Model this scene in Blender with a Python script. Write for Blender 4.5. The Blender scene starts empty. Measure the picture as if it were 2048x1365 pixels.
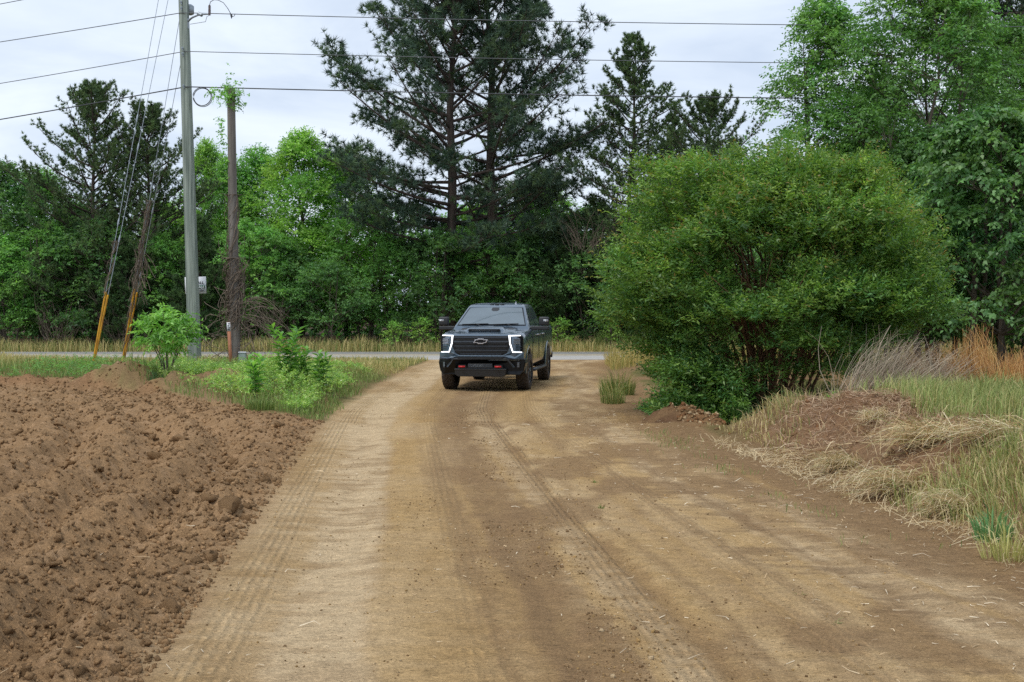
import bpy, bmesh, math, random
import numpy as np
from mathutils import Vector, Matrix

SC = bpy.context.scene
COL = SC.collection
PI = math.pi
random.seed(11)

# ------------------------------------------------------------------ camera
CAM_H, FPX, HOR = 1.9, 2450.0, 619.0          # eye height, focal length and horizon row in photo pixels
cam_d = bpy.data.cameras.new('camera')
cam = bpy.data.objects.new('camera', cam_d)
COL.objects.link(cam)
cam.location = (0, 0, CAM_H)
cam.rotation_euler = (PI / 2, 0, 0)
cam_d.sensor_width = 36.0
cam_d.lens = 36.0 * FPX / 2048
cam_d.shift_y = -(682.5 - HOR) / 2048
cam_d.clip_start = 0.1
cam_d.clip_end = 3000
SC.camera = cam

# ------------------------------------------------------------------ world and sun
SUN_EL, SUN_AZ = math.radians(58), math.radians(-140)     # azimuth measured from +Y towards +X
world = bpy.data.worlds.new('World')
SC.world = world
world.use_nodes = True
nt = world.node_tree
nt.nodes.clear()
def wn(t, **k):
    n = nt.nodes.new(t)
    for a, b in k.items():
        setattr(n, a, b)
    return n
wout = wn('ShaderNodeOutputWorld')
wbg = wn('ShaderNodeBackground')
wbg.inputs['Strength'].default_value = 0.10
sky = wn('ShaderNodeTexSky', sky_type='NISHITA')
sky.sun_disc = False
sky.sun_elevation = SUN_EL
sky.sun_rotation = SUN_AZ
tc = wn('ShaderNodeTexCoord')
# cloud sheet: direction projected on a plane overhead
sep = wn('ShaderNodeSeparateXYZ')
nt.links.new(tc.outputs['Generated'], sep.inputs[0])
zadd = wn('ShaderNodeMath', operation='MAXIMUM'); nt.links.new(sep.outputs['Z'], zadd.inputs[0]); zadd.inputs[1].default_value = 0.0
zad2 = wn('ShaderNodeMath', operation='ADD'); nt.links.new(zadd.outputs[0], zad2.inputs[0]); zad2.inputs[1].default_value = 0.13
dx = wn('ShaderNodeMath', operation='DIVIDE'); nt.links.new(sep.outputs['X'], dx.inputs[0]); nt.links.new(zad2.outputs[0], dx.inputs[1])
dy = wn('ShaderNodeMath', operation='DIVIDE'); nt.links.new(sep.outputs['Y'], dy.inputs[0]); nt.links.new(zad2.outputs[0], dy.inputs[1])
cmb = wn('ShaderNodeCombineXYZ'); nt.links.new(dx.outputs[0], cmb.inputs[0]); nt.links.new(dy.outputs[0], cmb.inputs[1])
cn = wn('ShaderNodeTexNoise'); cn.inputs['Scale'].default_value = 1.1; cn.inputs['Detail'].default_value = 6; cn.inputs['Roughness'].default_value = 0.55
cn.inputs['Distortion'].default_value = 0.4
nt.links.new(cmb.outputs[0], cn.inputs['Vector'])
cr = wn('ShaderNodeValToRGB')
nt.links.new(cn.outputs['Fac'], cr.inputs['Fac'])
cr.color_ramp.elements[0].position = 0.34; cr.color_ramp.elements[0].color = (0.54, 0.635, 0.79, 1)
cr.color_ramp.elements[1].position = 0.62; cr.color_ramp.elements[1].color = (0.79, 0.87, 0.97, 1)
cm = wn('ShaderNodeVectorMath', operation='SCALE'); nt.links.new(cr.outputs['Color'], cm.inputs[0]); cm.inputs['Scale'].default_value = 8.6
mix = wn('ShaderNodeMix', data_type='RGBA'); mix.inputs['Factor'].default_value = 0.95
nt.links.new(sky.outputs[0], mix.inputs['A']); nt.links.new(cm.outputs[0], mix.inputs['B'])
nt.links.new(mix.outputs['Result'], wbg.inputs['Color'])
nt.links.new(wbg.outputs[0], wout.inputs['Surface'])

sun_d = bpy.data.lights.new('sun', 'SUN')
sun_d.energy = 1.5
sun_d.angle = math.radians(24)
sun_d.color = (1.0, 0.95, 0.87)
sun = bpy.data.objects.new('sun', sun_d)
COL.objects.link(sun)
_d = Vector((math.sin(SUN_AZ) * math.cos(SUN_EL), math.cos(SUN_AZ) * math.cos(SUN_EL), math.sin(SUN_EL)))
sun.rotation_euler = _d.to_track_quat('Z', 'Y').to_euler()
sun.location = (0, -10, 40)

SC.view_settings.view_transform = 'Standard'
SC.view_settings.look = 'None'
SC.view_settings.exposure = 0.44
SC.view_settings.gamma = 1.0
SC.view_settings.use_curve_mapping = False
SC.cycles.max_bounces = 12
SC.cycles.diffuse_bounces = 6
SC.cycles.use_denoising = False
SC.cycles.transparent_max_bounces = 4

# ------------------------------------------------------------------ helpers
def S(r, g, b):
    def f(c):
        c /= 255.0
        return c / 12.92 if c <= 0.04045 else ((c + 0.055) / 1.055) ** 2.4
    return np.array([f(r), f(g), f(b)])

def tag(o, label=None, cat=None, group=None, kind=None):
    if label: o['label'] = label
    if cat: o['category'] = cat
    if group: o['group'] = group
    if kind: o['kind'] = kind
    return o

def empty(name, loc=(0, 0, 0), rz=0.0, label=None, cat=None, group=None):
    o = bpy.data.objects.new(name, None)
    o.empty_display_size = 0.3
    o.location = loc
    o.rotation_euler = (0, 0, rz)
    COL.objects.link(o)
    return tag(o, label, cat, group)

def link_mesh(name, me, parent=None):
    o = bpy.data.objects.new(name, me)
    COL.objects.link(o)
    if parent is not None: o.parent = parent
    return o

def nrm(v):
    return v / np.maximum(np.linalg.norm(v, axis=-1, keepdims=True), 1e-9)

def sstep(a, b, x):
    t = np.clip((x - a) / (b - a), 0, 1)
    return t * t * (3 - 2 * t)

class Buf:
    """collects vertices, faces and vertex colours of ONE mesh"""
    def __init__(s):
        s.V, s.F3, s.F4, s.C, s.n = [], [], [], [], 0
    def add(s, V, F, col=(1, 1, 1)):
        V = np.asarray(V, float).reshape(-1, 3)
        F = np.asarray(F, np.int64)
        if len(V) == 0: return
        (s.F3 if F.shape[1] == 3 else s.F4).append(F + s.n)
        c = np.asarray(col, float)
        if c.ndim == 1: c = np.tile(c, (len(V), 1))
        s.V.append(V); s.C.append(c); s.n += len(V)
    def mesh(s, name, mat, smooth=False, use_col=True):
        V = np.concatenate(s.V)
        me = bpy.data.meshes.new(name)
        me.vertices.add(len(V))
        me.vertices.foreach_set('co', V.astype(np.float32).ravel())
        parts, sizes = [], []
        if s.F4:
            f = np.concatenate(s.F4); parts.append(f.ravel()); sizes.append(np.full(len(f), 4))
        if s.F3:
            f = np.concatenate(s.F3); parts.append(f.ravel()); sizes.append(np.full(len(f), 3))
        li = np.concatenate(parts).astype(np.int32); sz = np.concatenate(sizes).astype(np.int32)
        me.loops.add(len(li)); me.loops.foreach_set('vertex_index', li)
        me.polygons.add(len(sz))
        st = np.zeros(len(sz), np.int32); st[1:] = np.cumsum(sz)[:-1]
        me.polygons.foreach_set('loop_start', st)
        if smooth: me.polygons.foreach_set('use_smooth', np.ones(len(sz), bool))
        if use_col:
            ca = me.color_attributes.new('col', 'FLOAT_COLOR', 'POINT')
            c = np.concatenate(s.C)
            ca.data.foreach_set('color', np.concatenate([c, np.ones((len(c), 1))], 1).astype(np.float32).ravel())
        me.update(calc_edges=True)
        if mat: me.materials.append(mat)
        return me
    def build(s, name, mat, parent=None, smooth=False):
        return link_mesh(name, s.mesh(name, mat, smooth), parent)

# --- vectorised noise
def _h(ix, iy, seed):
    h = (ix.astype(np.int64) * 374761393 + iy.astype(np.int64) * 668265263 + seed * 1442695041) & 0xffffffff
    h = ((h ^ (h >> 13)) * 1274126177) & 0xffffffff
    h = h ^ (h >> 16)
    return h.astype(np.float64) / 4294967295.0
def vnoise(x, y, seed=0):
    ix, iy = np.floor(x), np.floor(y)
    fx, fy = x - ix, y - iy
    fx = fx * fx * (3 - 2 * fx); fy = fy * fy * (3 - 2 * fy)
    a, b = _h(ix, iy, seed), _h(ix + 1, iy, seed)
    c, d = _h(ix, iy + 1, seed), _h(ix + 1, iy + 1, seed)
    return (a * (1 - fx) + b * fx) * (1 - fy) + (c * (1 - fx) + d * fx) * fy
def fbm(x, y, o=4, seed=0):
    x = np.asarray(x, float); y = np.asarray(y, float)
    r, a, t = 0, 0.5, 0
    for i in range(o):
        r = r + a * vnoise(x * 2 ** i + 17 * i, y * 2 ** i - 9 * i, seed + i); t += a; a *= 0.5
    return r / t
def cobble(x, y, cell, seed, pres=0.6):
    """height of half-buried lumps of soil"""
    X, Y = x / cell, y / cell
    ix, iy = np.floor(X), np.floor(Y)
    out = np.zeros_like(X)
    for i in (-1, 0, 1):
        for j in (-1, 0, 1):
            cx, cy = ix + i, iy + j
            r = 0.2 + 0.42 * _h(cx, cy, seed + 3) ** 1.5
            px, py = cx + 0.15 + 0.7 * _h(cx, cy, seed), cy + 0.15 + 0.7 * _h(cx, cy, seed + 1)
            an = _h(cx, cy, seed + 4) * PI
            st = 0.7 + 0.6 * _h(cx, cy, seed + 5)
            dx_, dy_ = X - px, Y - py
            ux, uy = dx_ * np.cos(an) + dy_ * np.sin(an), (-dx_ * np.sin(an) + dy_ * np.cos(an)) * st
            d2 = (ux * ux + uy * uy)
            tilt = 1 + 1.1 * (_h(cx, cy, seed + 6) - 0.5) * ux / r + 1.1 * (_h(cx, cy, seed + 7) - 0.5) * uy / r
            m_ = np.maximum(np.abs(ux), np.abs(uy)) * 0.55 + 0.45 * np.sqrt(d2)
            hh = np.minimum(np.maximum(0, r - m_) * 1.5, r * 0.62 * np.clip(tilt, 0.2, 1.4)) * (_h(cx, cy, seed + 2) < pres)
            out = np.maximum(out, hh)
    return out * cell

# --- tubes, twigs, leaves, blades
def tube(path, rad, sides=6):
    P = np.asarray(path, float); n = len(P)
    R = np.broadcast_to(np.asarray(rad, float), (n,))
    T = np.gradient(P, axis=0); T = nrm(T)
    up = np.array([0.0, 0.0, 1.0])
    if abs(T[:, 2]).mean() > 0.9: up = np.array([0.0, 1.0, 0.0])
    A = nrm(np.cross(T, up)); B = np.cross(T, A)
    a = np.arange(sides) * 2 * PI / sides
    V = P[:, None, :] + R[:, None, None] * (np.cos(a)[None, :, None] * A[:, None, :] + np.sin(a)[None, :, None] * B[:, None, :])
    F = []
    for i in range(n - 1):
        for j in range(sides):
            k = (j + 1) % sides
            F.append((i * sides + j, i * sides + k, (i + 1) * sides + k, (i + 1) * sides + j))
    return V.reshape(-1, 3), np.array(F)
def add_tube(b, path, rad, sides=6, col=(1, 1, 1), cap=True):
    V, F = tube(path, rad, sides)
    b.add(V, F, col)
    if cap:
        n = len(path)
        for base, c in ((0, path[0]), ((n - 1) * sides, path[-1])):
            ring = V[base:base + sides]
            b.add(np.vstack([ring, [c]]), [(j, (j + 1) % sides, sides) for j in range(sides)], col)
def bez(p0, p1, p2, n):
    t = np.linspace(0, 1, n)[:, None]
    return (1 - t) ** 2 * np.asarray(p0) + 2 * t * (1 - t) * np.asarray(p1) + t * t * np.asarray(p2)
def add_twigs(b, P0, P1, r, col=(1, 1, 1)):
    P0 = np.asarray(P0, float); P1 = np.asarray(P1, float); n = len(P0)
    if n == 0: return
    T = nrm(P1 - P0); A = nrm(np.cross(T, np.array([0.13, 0.31, 0.94]))); B = np.cross(T, A)
    r = np.broadcast_to(np.asarray(r, float), (n,))[:, None]
    vs = [P0 + r * (math.cos(a) * A + math.sin(a) * B) for a in (0, 2.094, 4.189)] + [P1]
    V = np.stack(vs, 1).reshape(-1, 3)
    i = np.arange(n)[:, None] * 4
    F = np.concatenate([i + np.array([[0, 1, 3]]), i + np.array([[1, 2, 3]]), i + np.array([[2, 0, 3]])])
    c = np.asarray(col, float)
    if c.ndim == 2: c = np.repeat(c, 4, 0)
    b.add(V, F, c)
def add_leaves(b, P, D, N, L, W, col, curl=0.18):
    n = len(P)
    if n == 0: return
    D = nrm(D); Sd = nrm(np.cross(D, N)); N = np.cross(Sd, D)
    L = np.broadcast_to(np.asarray(L, float), (n,))[:, None]; W = np.broadcast_to(np.asarray(W, float), (n,))[:, None]
    m = P + D * L * 0.42 + N * W * 0.14
    V = np.stack([P, m + Sd * W * 0.5, P + D * L - N * L * curl, m - Sd * W * 0.5], 1).reshape(-1, 3)
    i = np.arange(n)[:, None] * 4
    c = np.asarray(col, float)
    if c.ndim == 2: c = np.repeat(c, 4, 0)
    b.add(V, i + np.array([[0, 1, 2, 3]]), c)
def rand_unit(rg, n):
    return nrm(rg.normal(size=(n, 3)))
def pick_cols(rg, n, cols, jit=0.18):
    cols = np.asarray(cols, float)
    c = cols[rg.integers(0, len(cols), n)]
    return np.clip(c * (1 + jit * rg.normal(size=(n, 1))) , 0.003, 1)
def add_sprays(b, rg, P, D, L, nl, ll, lw, cols, droop=0.15, jit=0.16, up=0.75, tipcol=None, tipmask=None, twig=None):
    """twigs with alternate leaves along them"""
    n = len(P)
    if n == 0: return
    D = nrm(D)
    Lr = L * (0.6 + 0.8 * rg.random(n))[:, None]
    base = pick_cols(rg, n, cols, jit)
    side = nrm(np.cross(D, np.array([0, 0, 1.0]) + 0.3 * rg.normal(size=(n, 3))))
    for i in range(nl):
        t = (i + 0.6) / nl
        p = P + D * Lr * t + np.array([0, 0, -1.0]) * (droop * Lr * t * t)
        sg = 1 if i % 2 else -1
        d = nrm(D * 0.55 + side * sg * (0.85 - 0.5 * t) + 0.28 * rg.normal(size=(n, 3)) - np.array([0, 0, droop * 0.9]))
        nn = nrm(np.array([0, 0, up]) + 0.45 * rg.normal(size=(n, 3)))
        c = base * (1 + 0.10 * rg.normal(size=(n, 1)))
        if tipcol is not None and t > 0.62:
            k = tipmask[:, None] * (t - 0.5) * 1.6
            c = c * (1 - k) + np.asarray(tipcol) * k
        sz = (0.75 + 0.5 * rg.random(n)) * (1 - 0.35 * t)
        add_leaves(b, p, d, nn, ll * sz, lw * sz, np.clip(c, 0.004, 1))
    if twig is not None:
        add_twigs(twig, P - D * Lr * 0.15, P + D * Lr * 0.9 - np.array([0, 0, 1.0]) * (droop * Lr * 0.8), 0.004)
def add_blades(b, rg, P, h, w, lean, col):
    n = len(P)
    if n == 0: return
    h = np.broadcast_to(np.asarray(h, float), (n,))[:, None]; w = np.broadcast_to(np.asarray(w, float), (n,))[:, None]
    lean = np.concatenate([np.broadcast_to(lean, (n, 2)), np.zeros((n, 1))], 1)
    a = rg.random(n) * PI
    s = np.stack([np.cos(a), np.sin(a) * 0.6, 0 * a], 1)
    ll = np.linalg.norm(lean, axis=1, keepdims=True)
    z = np.array([0, 0, 1.0])
    m = P + lean * h * 0.3 + z * h * 0.6
    t = P + lean * h + z * h * np.maximum(0.1, 1 - 0.35 * ll)
    V = np.stack([P - s * w / 2, P + s * w / 2, m - s * w * 0.42, m + s * w * 0.42, t], 1).reshape(-1, 3)
    i = np.arange(n)[:, None] * 5
    F = np.concatenate([i + np.array([[0, 1, 3]]), i + np.array([[0, 3, 2]]), i + np.array([[2, 3, 4]])])
    c = np.asarray(col, float)
    if c.ndim == 2: c = np.repeat(c, 5, 0)
    b.add(V, F, c)
def add_strands(b, rg, P, D, L, w, sag, col, seg=4):
    """long thin bent stalks"""
    n = len(P)
    D = nrm(D); L = np.broadcast_to(np.asarray(L, float), (n,))[:, None]
    wv = np.broadcast_to(np.asarray(w, float), (n,))[:, None]
    s = nrm(np.cross(D, np.array([0, 0, 1.0]) + 0.5 * rg.normal(size=(n, 3))))
    kink = rg.normal(size=(n, 3)) * 0.10
    vs = []
    for k in range(seg):
        t = k / (seg - 1)
        p = P + D * L * t + np.array([0, 0, -1.0]) * (sag * L * t * t) + kink * L * math.sin(PI * t)
        ww = wv * (1 - 0.7 * t) / 2
        vs += [p - s * ww, p + s * ww]
    V = np.stack(vs, 1).reshape(-1, 3)
    i = np.arange(n)[:, None] * (2 * seg)
    F = np.concatenate([i + np.array([[2 * k, 2 * k + 1, 2 * k + 3, 2 * k + 2]]) for k in range(seg - 1)])
    c = np.asarray(col, float)
    if c.ndim == 2: c = np.repeat(c, 2 * seg, 0)
    b.add(V, F, c)

# ------------------------------------------------------------------ materials
def mat_new(name):
    m = bpy.data.materials.new(name); m.use_nodes = True
    t = m.node_tree; t.nodes.clear()
    out = t.nodes.new('ShaderNodeOutputMaterial')
    p = t.nodes.new('ShaderNodeBsdfPrincipled')
    t.links.new(p.outputs[0], out.inputs['Surface'])
    return m, t, p, out
def node(t, typ, **k):
    n = t.nodes.new(typ)
    for a, b in k.items(): setattr(n, a, b)
    return n
def mathn(t, op, a, b=None):
    n = node(t, 'ShaderNodeMath', operation=op)
    for i, v in enumerate((a, b)):
        if v is None: continue
        if isinstance(v, (int, float)): n.inputs[i].default_value = v
        else: t.links.new(v, n.inputs[i])
    return n.outputs[0]
def noise_at(t, scale, detail=4, rough=0.55, vec=None, stretch=None):
    n = node(t, 'ShaderNodeTexNoise')
    n.inputs['Scale'].default_value = scale; n.inputs['Detail'].default_value = detail; n.inputs['Roughness'].default_value = rough
    if vec is None:
        g = node(t, 'ShaderNodeTexCoord'); vec = g.outputs['Object']
    if stretch:
        mp = node(t, 'ShaderNodeMapping'); mp.inputs['Scale'].default_value = stretch
        t.links.new(vec, mp.inputs['Vector']); vec = mp.outputs[0]
    t.links.new(vec, n.inputs['Vector'])
    return n.outputs['Fac']
def maprange(t, v, a, b, c, d):
    n = node(t, 'ShaderNodeMapRange')
    t.links.new(v, n.inputs['Value'])
    for k, x in zip(('From Min', 'From Max', 'To Min', 'To Max'), (a, b, c, d)): n.inputs[k].default_value = x
    return n.outputs['Result']
def vscale(t, colour, fac):
    n = node(t, 'ShaderNodeVectorMath', operation='SCALE')
    t.links.new(colour, n.inputs[0])
    if isinstance(fac, (int, float)): n.inputs['Scale'].default_value = fac
    else: t.links.new(fac, n.inputs['Scale'])
    return n.outputs[0]
def bump(t, p, h, strength, dist):
    n = node(t, 'ShaderNodeBump'); n.inputs['Strength'].default_value = strength; n.inputs['Distance'].default_value = dist
    t.links.new(h, n.inputs['Height']); t.links.new(n.outputs[0], p.inputs['Normal'])

def leaf_mat(name, transl=0.3, rough=0.5, spec=0.35, warm=(1.15, 1.25, 0.6), vary=0.15, gain=1.0):
    m, t, p, out = mat_new(name)
    a = node(t, 'ShaderNodeVertexColor', layer_name='col')
    oi = node(t, 'ShaderNodeObjectInfo')
    f = maprange(t, oi.outputs['Random'], 0, 1, 1 - vary, 1 + vary)
    c = vscale(t, a.outputs['Color'], mathn(t, 'MULTIPLY', f, gain))
    hs = node(t, 'ShaderNodeHueSaturation'); hs.inputs['Saturation'].default_value = 0.88
    t.links.new(c, hs.inputs['Color']); c = hs.outputs['Color']
    t.links.new(c, p.inputs['Base Color'])
    p.inputs['Roughness'].default_value = rough
    p.inputs['Specular IOR Level'].default_value = spec
    tr = node(t, 'ShaderNodeBsdfTranslucent')
    w = node(t, 'ShaderNodeVectorMath', operation='MULTIPLY'); w.inputs[1].default_value = warm
    t.links.new(c, w.inputs[0]); t.links.new(w.outputs[0], tr.inputs['Color'])
    mx = node(t, 'ShaderNodeMixShader'); mx.inputs[0].default_value = transl
    t.links.new(p.outputs[0], mx.inputs[1]); t.links.new(tr.outputs[0], mx.inputs[2])
    t.links.new(mx.outputs[0], out.inputs['Surface'])
    return m
M_LEAF = leaf_mat('leaf', 0.45, gain=1.85)
M_GLOSSLEAF = leaf_mat('glossy_leaf', 0.40, 0.42, 0.45, gain=1.25)
M_NEEDLE = leaf_mat('pine_needle', 0.22, 0.5, 0.3, (1.1, 1.1, 0.7), 0.1, gain=1.25)
M_GRASS = leaf_mat('grass_blade', 0.3, 0.55, 0.25, (1.1, 1.15, 0.7), 0.05)
M_STRAW = leaf_mat('dry_straw', 0.2, 0.6, 0.25, (1.1, 1.0, 0.8), 0.06)

def bark_mat(name, c1, c2, scale=6, stretch=(1, 1, 0.18), bs=0.5, rough=0.9):
    m, t, p, out = mat_new(name)
    f = noise_at(t, scale, 6, 0.65, stretch=stretch)
    r = node(t, 'ShaderNodeValToRGB')
    r.color_ramp.elements[0].position = 0.35; r.color_ramp.elements[1].position = 0.68
    r.color_ramp.elements[0].color = (*c1, 1); r.color_ramp.elements[1].color = (*c2, 1)
    t.links.new(f, r.inputs[0]); t.links.new(r.outputs[0], p.inputs['Base Color'])
    p.inputs['Roughness'].default_value = rough
    p.inputs['Specular IOR Level'].default_value = 0.2
    bump(t, p, f, bs, 0.02)
    return m
M_BARK = bark_mat('bark', S(62, 54, 48), S(112, 102, 92))
M_PINEBARK = bark_mat('pine_bark', S(52, 46, 44), S(98, 86, 78), 4)
M_DEADVINE = bark_mat('dead_vine', S(90, 80, 72), S(142, 128, 114), 14)
M_POLE = bark_mat('treated_pole_wood', S(92, 104, 98), S(168, 178, 168), 14, (1, 1, 0.03), 0.5, 0.85)

def plain(name, c, rough=0.5, metal=0.0, coat=0.0, spec=0.5, var=0.08, scale=30):
    m, t, p, out = mat_new(name)
    f = noise_at(t, scale, 4)
    v = maprange(t, f, 0.25, 0.75, 1 - var, 1 + var)
    rgb = node(t, 'ShaderNodeRGB'); rgb.outputs[0].default_value = (*c, 1)
    t.links.new(vscale(t, rgb.outputs[0], v), p.inputs['Base Color'])
    p.inputs['Roughness'].default_value = rough; p.inputs['Metallic'].default_value = metal
    p.inputs['Coat Weight'].default_value = coat; p.inputs['Specular IOR Level'].default_value = spec
    p.inputs['Coat Roughness'].default_value = 0.05
    return m
M_STEEL = plain('galvanised_steel', S(150, 158, 165), 0.45, 0.6)
M_WIRE = plain('wire_metal', S(92, 96, 100), 0.5, 0.3)
M_CABLE = plain('black_cable', S(58, 62, 66), 0.6)
M_YELLOW = bark_mat('weathered_yellow_plastic', S(150, 104, 40), S(222, 166, 44), 7, (1, 1, 0.25), 0.1, 0.6)
M_INSUL = plain('brown_insulator', S(84, 66, 66), 0.35)
M_WHITE = plain('white_sign_plastic', S(222, 226, 232), 0.5, var=0.02)
M_GREEN = plain('green_sign_band', S(32, 96, 70), 0.5, var=0.03)
M_INK = plain('black_print', S(28, 30, 36), 0.6)
M_STAKE = plain('stake_wood', S(166, 112, 84), 0.8, var=0.18, scale=12)
# ------------------------------------------------------------------ terrain
def xl_(y):                                   # left edge of the dirt track
    return np.where(y < 20, -1.2 - 0.09 * y, -3.0 - 0.2 * sstep(20, 24, y)) - 0.0 * y
def xr_(y):                                   # right edge of the dirt track
    return np.interp(y, [0, 6, 8.6, 11.6, 15.8, 18.6, 22, 26, 30, 38, 44, 49, 60], [4.6, 4.1, 3.65, 3.25, 2.8, 2.75, 2.55, 2.6, 3.3, 3.1, 3.3, 5.0, 5.0])
def yb_(x):                                   # far edge of the ploughed field
    return np.interp(x, [-60, -13, -10.6, -9.2, -7.6, -6.2, -4.3, -3.2, -2.6], [29.5, 29.5, 29, 27.4, 26.2, 23.6, 21.2, 20.0, 19.4])
def bump2(x, y, cx, cy, rx, ry, h):
    return h * np.exp(-(((x - cx) / rx) ** 2 + ((y - cy) / ry) ** 2))
def field_off(x, y):                          # distance into the field, bending with the furrows
    return xl_(y) - x - 0.022 * np.maximum(0, y - 12.5) ** 2 * sstep(0.0, 1.2, xl_(y) - x)

def terrain(x, y, fine=True):
    x = np.asarray(x, float); y = np.asarray(y, float)
    xl, xr, yb = xl_(y), xr_(y), yb_(x)
    wob = 0.35 * (fbm(x * 0.9, y * 0.9, 3, 5) - 0.5)
    z = 0.12 * (1 - sstep(19.1, 20.1, y + 0.5 * wob)) - 0.10 * np.exp(-((y - 20.8) / 0.6) ** 2) * sstep(-3.4, -1.6, x)
    z = z - 0.13 * sstep(39, 48, y)
    z = z + 0.15 * sstep(59, 66, y)
    # left bank between field and road
    lb = sstep(-0.2, 1.5, xl - x + wob) * sstep(-0.2, 2.2, y - yb + wob) * sstep(20.5, 25, y) * (1 - sstep(35, 42.5, y)) * (0.5 + 0.5 * sstep(1.0, 4.0, xl - x))
    z = z + lb * (0.34 + 0.12 * (fbm(x * 0.5, y * 0.5, 3, 8) - 0.5))
    z = z + bump2(x, y, -5.6, 25.5, 1.3, 2.0, 0.10)
    # right bank, ditch under the shrub, heap beside the track
    rb = sstep(0.1, 1.5, x - xr + wob * 0.8)
    z = z + rb * (1 - sstep(17.6, 19.4, y)) * (0.44 + 0.34 * (fbm(x * 0.55 + 3, y * 0.55, 3, 12) - 0.5))
    z = z - sstep(2.7, 3.8, x) * np.exp(-((y - 20.6) / 1.2) ** 2) * (1 - sstep(8, 11, x)) * 0.36
    z = z + sstep(0.0, 1.6, x - xr) * sstep(21.5, 25, y) * (1 - sstep(38, 48, y)) * 0.20
    z = z + bump2(x, y, 4.9, 15.9, 1.2, 1.2, 0.20) + bump2(x, y, 6.4, 12.6, 0.9, 1.1, 0.18) + bump2(x, y, 4.6, 9.4, 0.8, 0.7, 0.10)
    hp = (bump2(x, y, 3.0, 20.3, 0.6, 0.5, 0.30) + bump2(x, y, 2.5, 20.35, 0.45, 0.4, 0.10) + bump2(x, y, 3.55, 20.1, 0.35, 0.4, 0.14)) * (0.35 + 1.3 * fbm(x * 3.1, y * 3.1, 3, 15))
    z = z + hp
    # ploughed field
    off = field_off(x, y)
    fm = sstep(0.0, 0.4, xl - x) * (1 - sstep(-0.3, 0.3, y - yb + wob))
    z = z + sstep(-0.2, 1.0, xl - x) * (1 - sstep(0.2, 2.0, y - yb)) * (0.12 * sstep(18.9, 20.2, y) + 0.004 * np.clip(y - 19, 0, 11))
    md = (bump2(x, y, -9.1, 27.6, 0.75, 0.5, 0.42) + bump2(x, y, -8.4, 27.4, 0.5, 0.4, 0.30) + bump2(x, y, -7.2, 26.1, 0.3, 0.35, 0.26) + bump2(x, y, -7.7, 26.3, 0.3, 0.3, 0.2)
          + bump2(x, y, -6.35, 26.2, 0.55, 0.4, 0.22) + bump2(x, y, -5.8, 26.0, 0.3, 0.3, 0.14) + bump2(x, y, -11.6, 28.8, 1.3, 0.4, 0.2))
    z = z + md
    if fine:
        wv = fbm(x * 0.7, y * 0.35, 2, 21) - 0.5
        amp = 0.11 * sstep(0.05, 0.8, off) * (1 - 0.8 * sstep(2.4, 5.0, off)) * (1 - 0.8 * sstep(17, 25, y))
        z = z - fm * amp * np.cos(2 * PI * (off - 0.85 + 0.25 * wv) / 0.98)
        cl = cobble(x, y, 0.22, 31, 0.3) * 0.16 + cobble(x, y, 0.11, 41, 0.5) * 0.30 + cobble(x, y, 0.06, 51, 0.6) * 0.5
        for sc_, am in ((3.1, 0.05), (7.3, 0.035), (15.0, 0.022), (31.0, 0.014)):
            cl = cl + am * (1 - 2 * np.abs(2 * vnoise(x * sc_ + 3.1, y * sc_ * 0.9, int(sc_ * 10)) - 1))
        soil = np.maximum(fm, np.clip((md + hp) * 5, 0, 1))
        ban = rb * (1 - sstep(17.0, 19.3, y))
        z = z + np.maximum(soil, 0.9 * ban) * cl - 0.07 * fm * sstep(0.1, 0.8, xl - x)
        z = z + soil * 0.04 * (fbm(x * 2.2, y * 2.2, 3, 61) - 0.5) + ban * 0.34 * (fbm(x * 1.6, y * 1.6, 3, 63) - 0.5)
        tr = sstep(0, 0.3, x - xl) * (1 - sstep(-0.2, 0.3, x - xr))
        u = (x - xl) / (xr - xl)
        z = z + tr * (0.022 * (fbm(x * 3.5, y * 0.5, 3, 71) - 0.5) + 0.010 * (fbm(x * 7, y * 12, 4, 75) - 0.5) + 0.018 * (vnoise(u * 38 + 0.6 * wv, y * 0.12, 77) - 0.5))
        z = z - tr * 0.020 * np.exp(-((u - 0.13 - 0.02 * wv) / 0.05) ** 2) - tr * 0.013 * np.exp(-((u - 0.485 + 0.03 * wv) / 0.008) ** 2) * (y < 21)
        z = z + tr * 0.010 * np.exp(-((u - 0.505 + 0.03 * wv) / 0.012) ** 2) * (y < 21)
        cc = sstep(0.55, 0.72, fbm(x * 2.2, y * 0.8, 3, 79)) * tr
        z = z + cc * cobble(x, y, 0.07, 81, 0.5) * 0.28
    return z
def tz(x, y):
    return float(terrain(np.array([x]), np.array([y]), False)[0])

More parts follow.
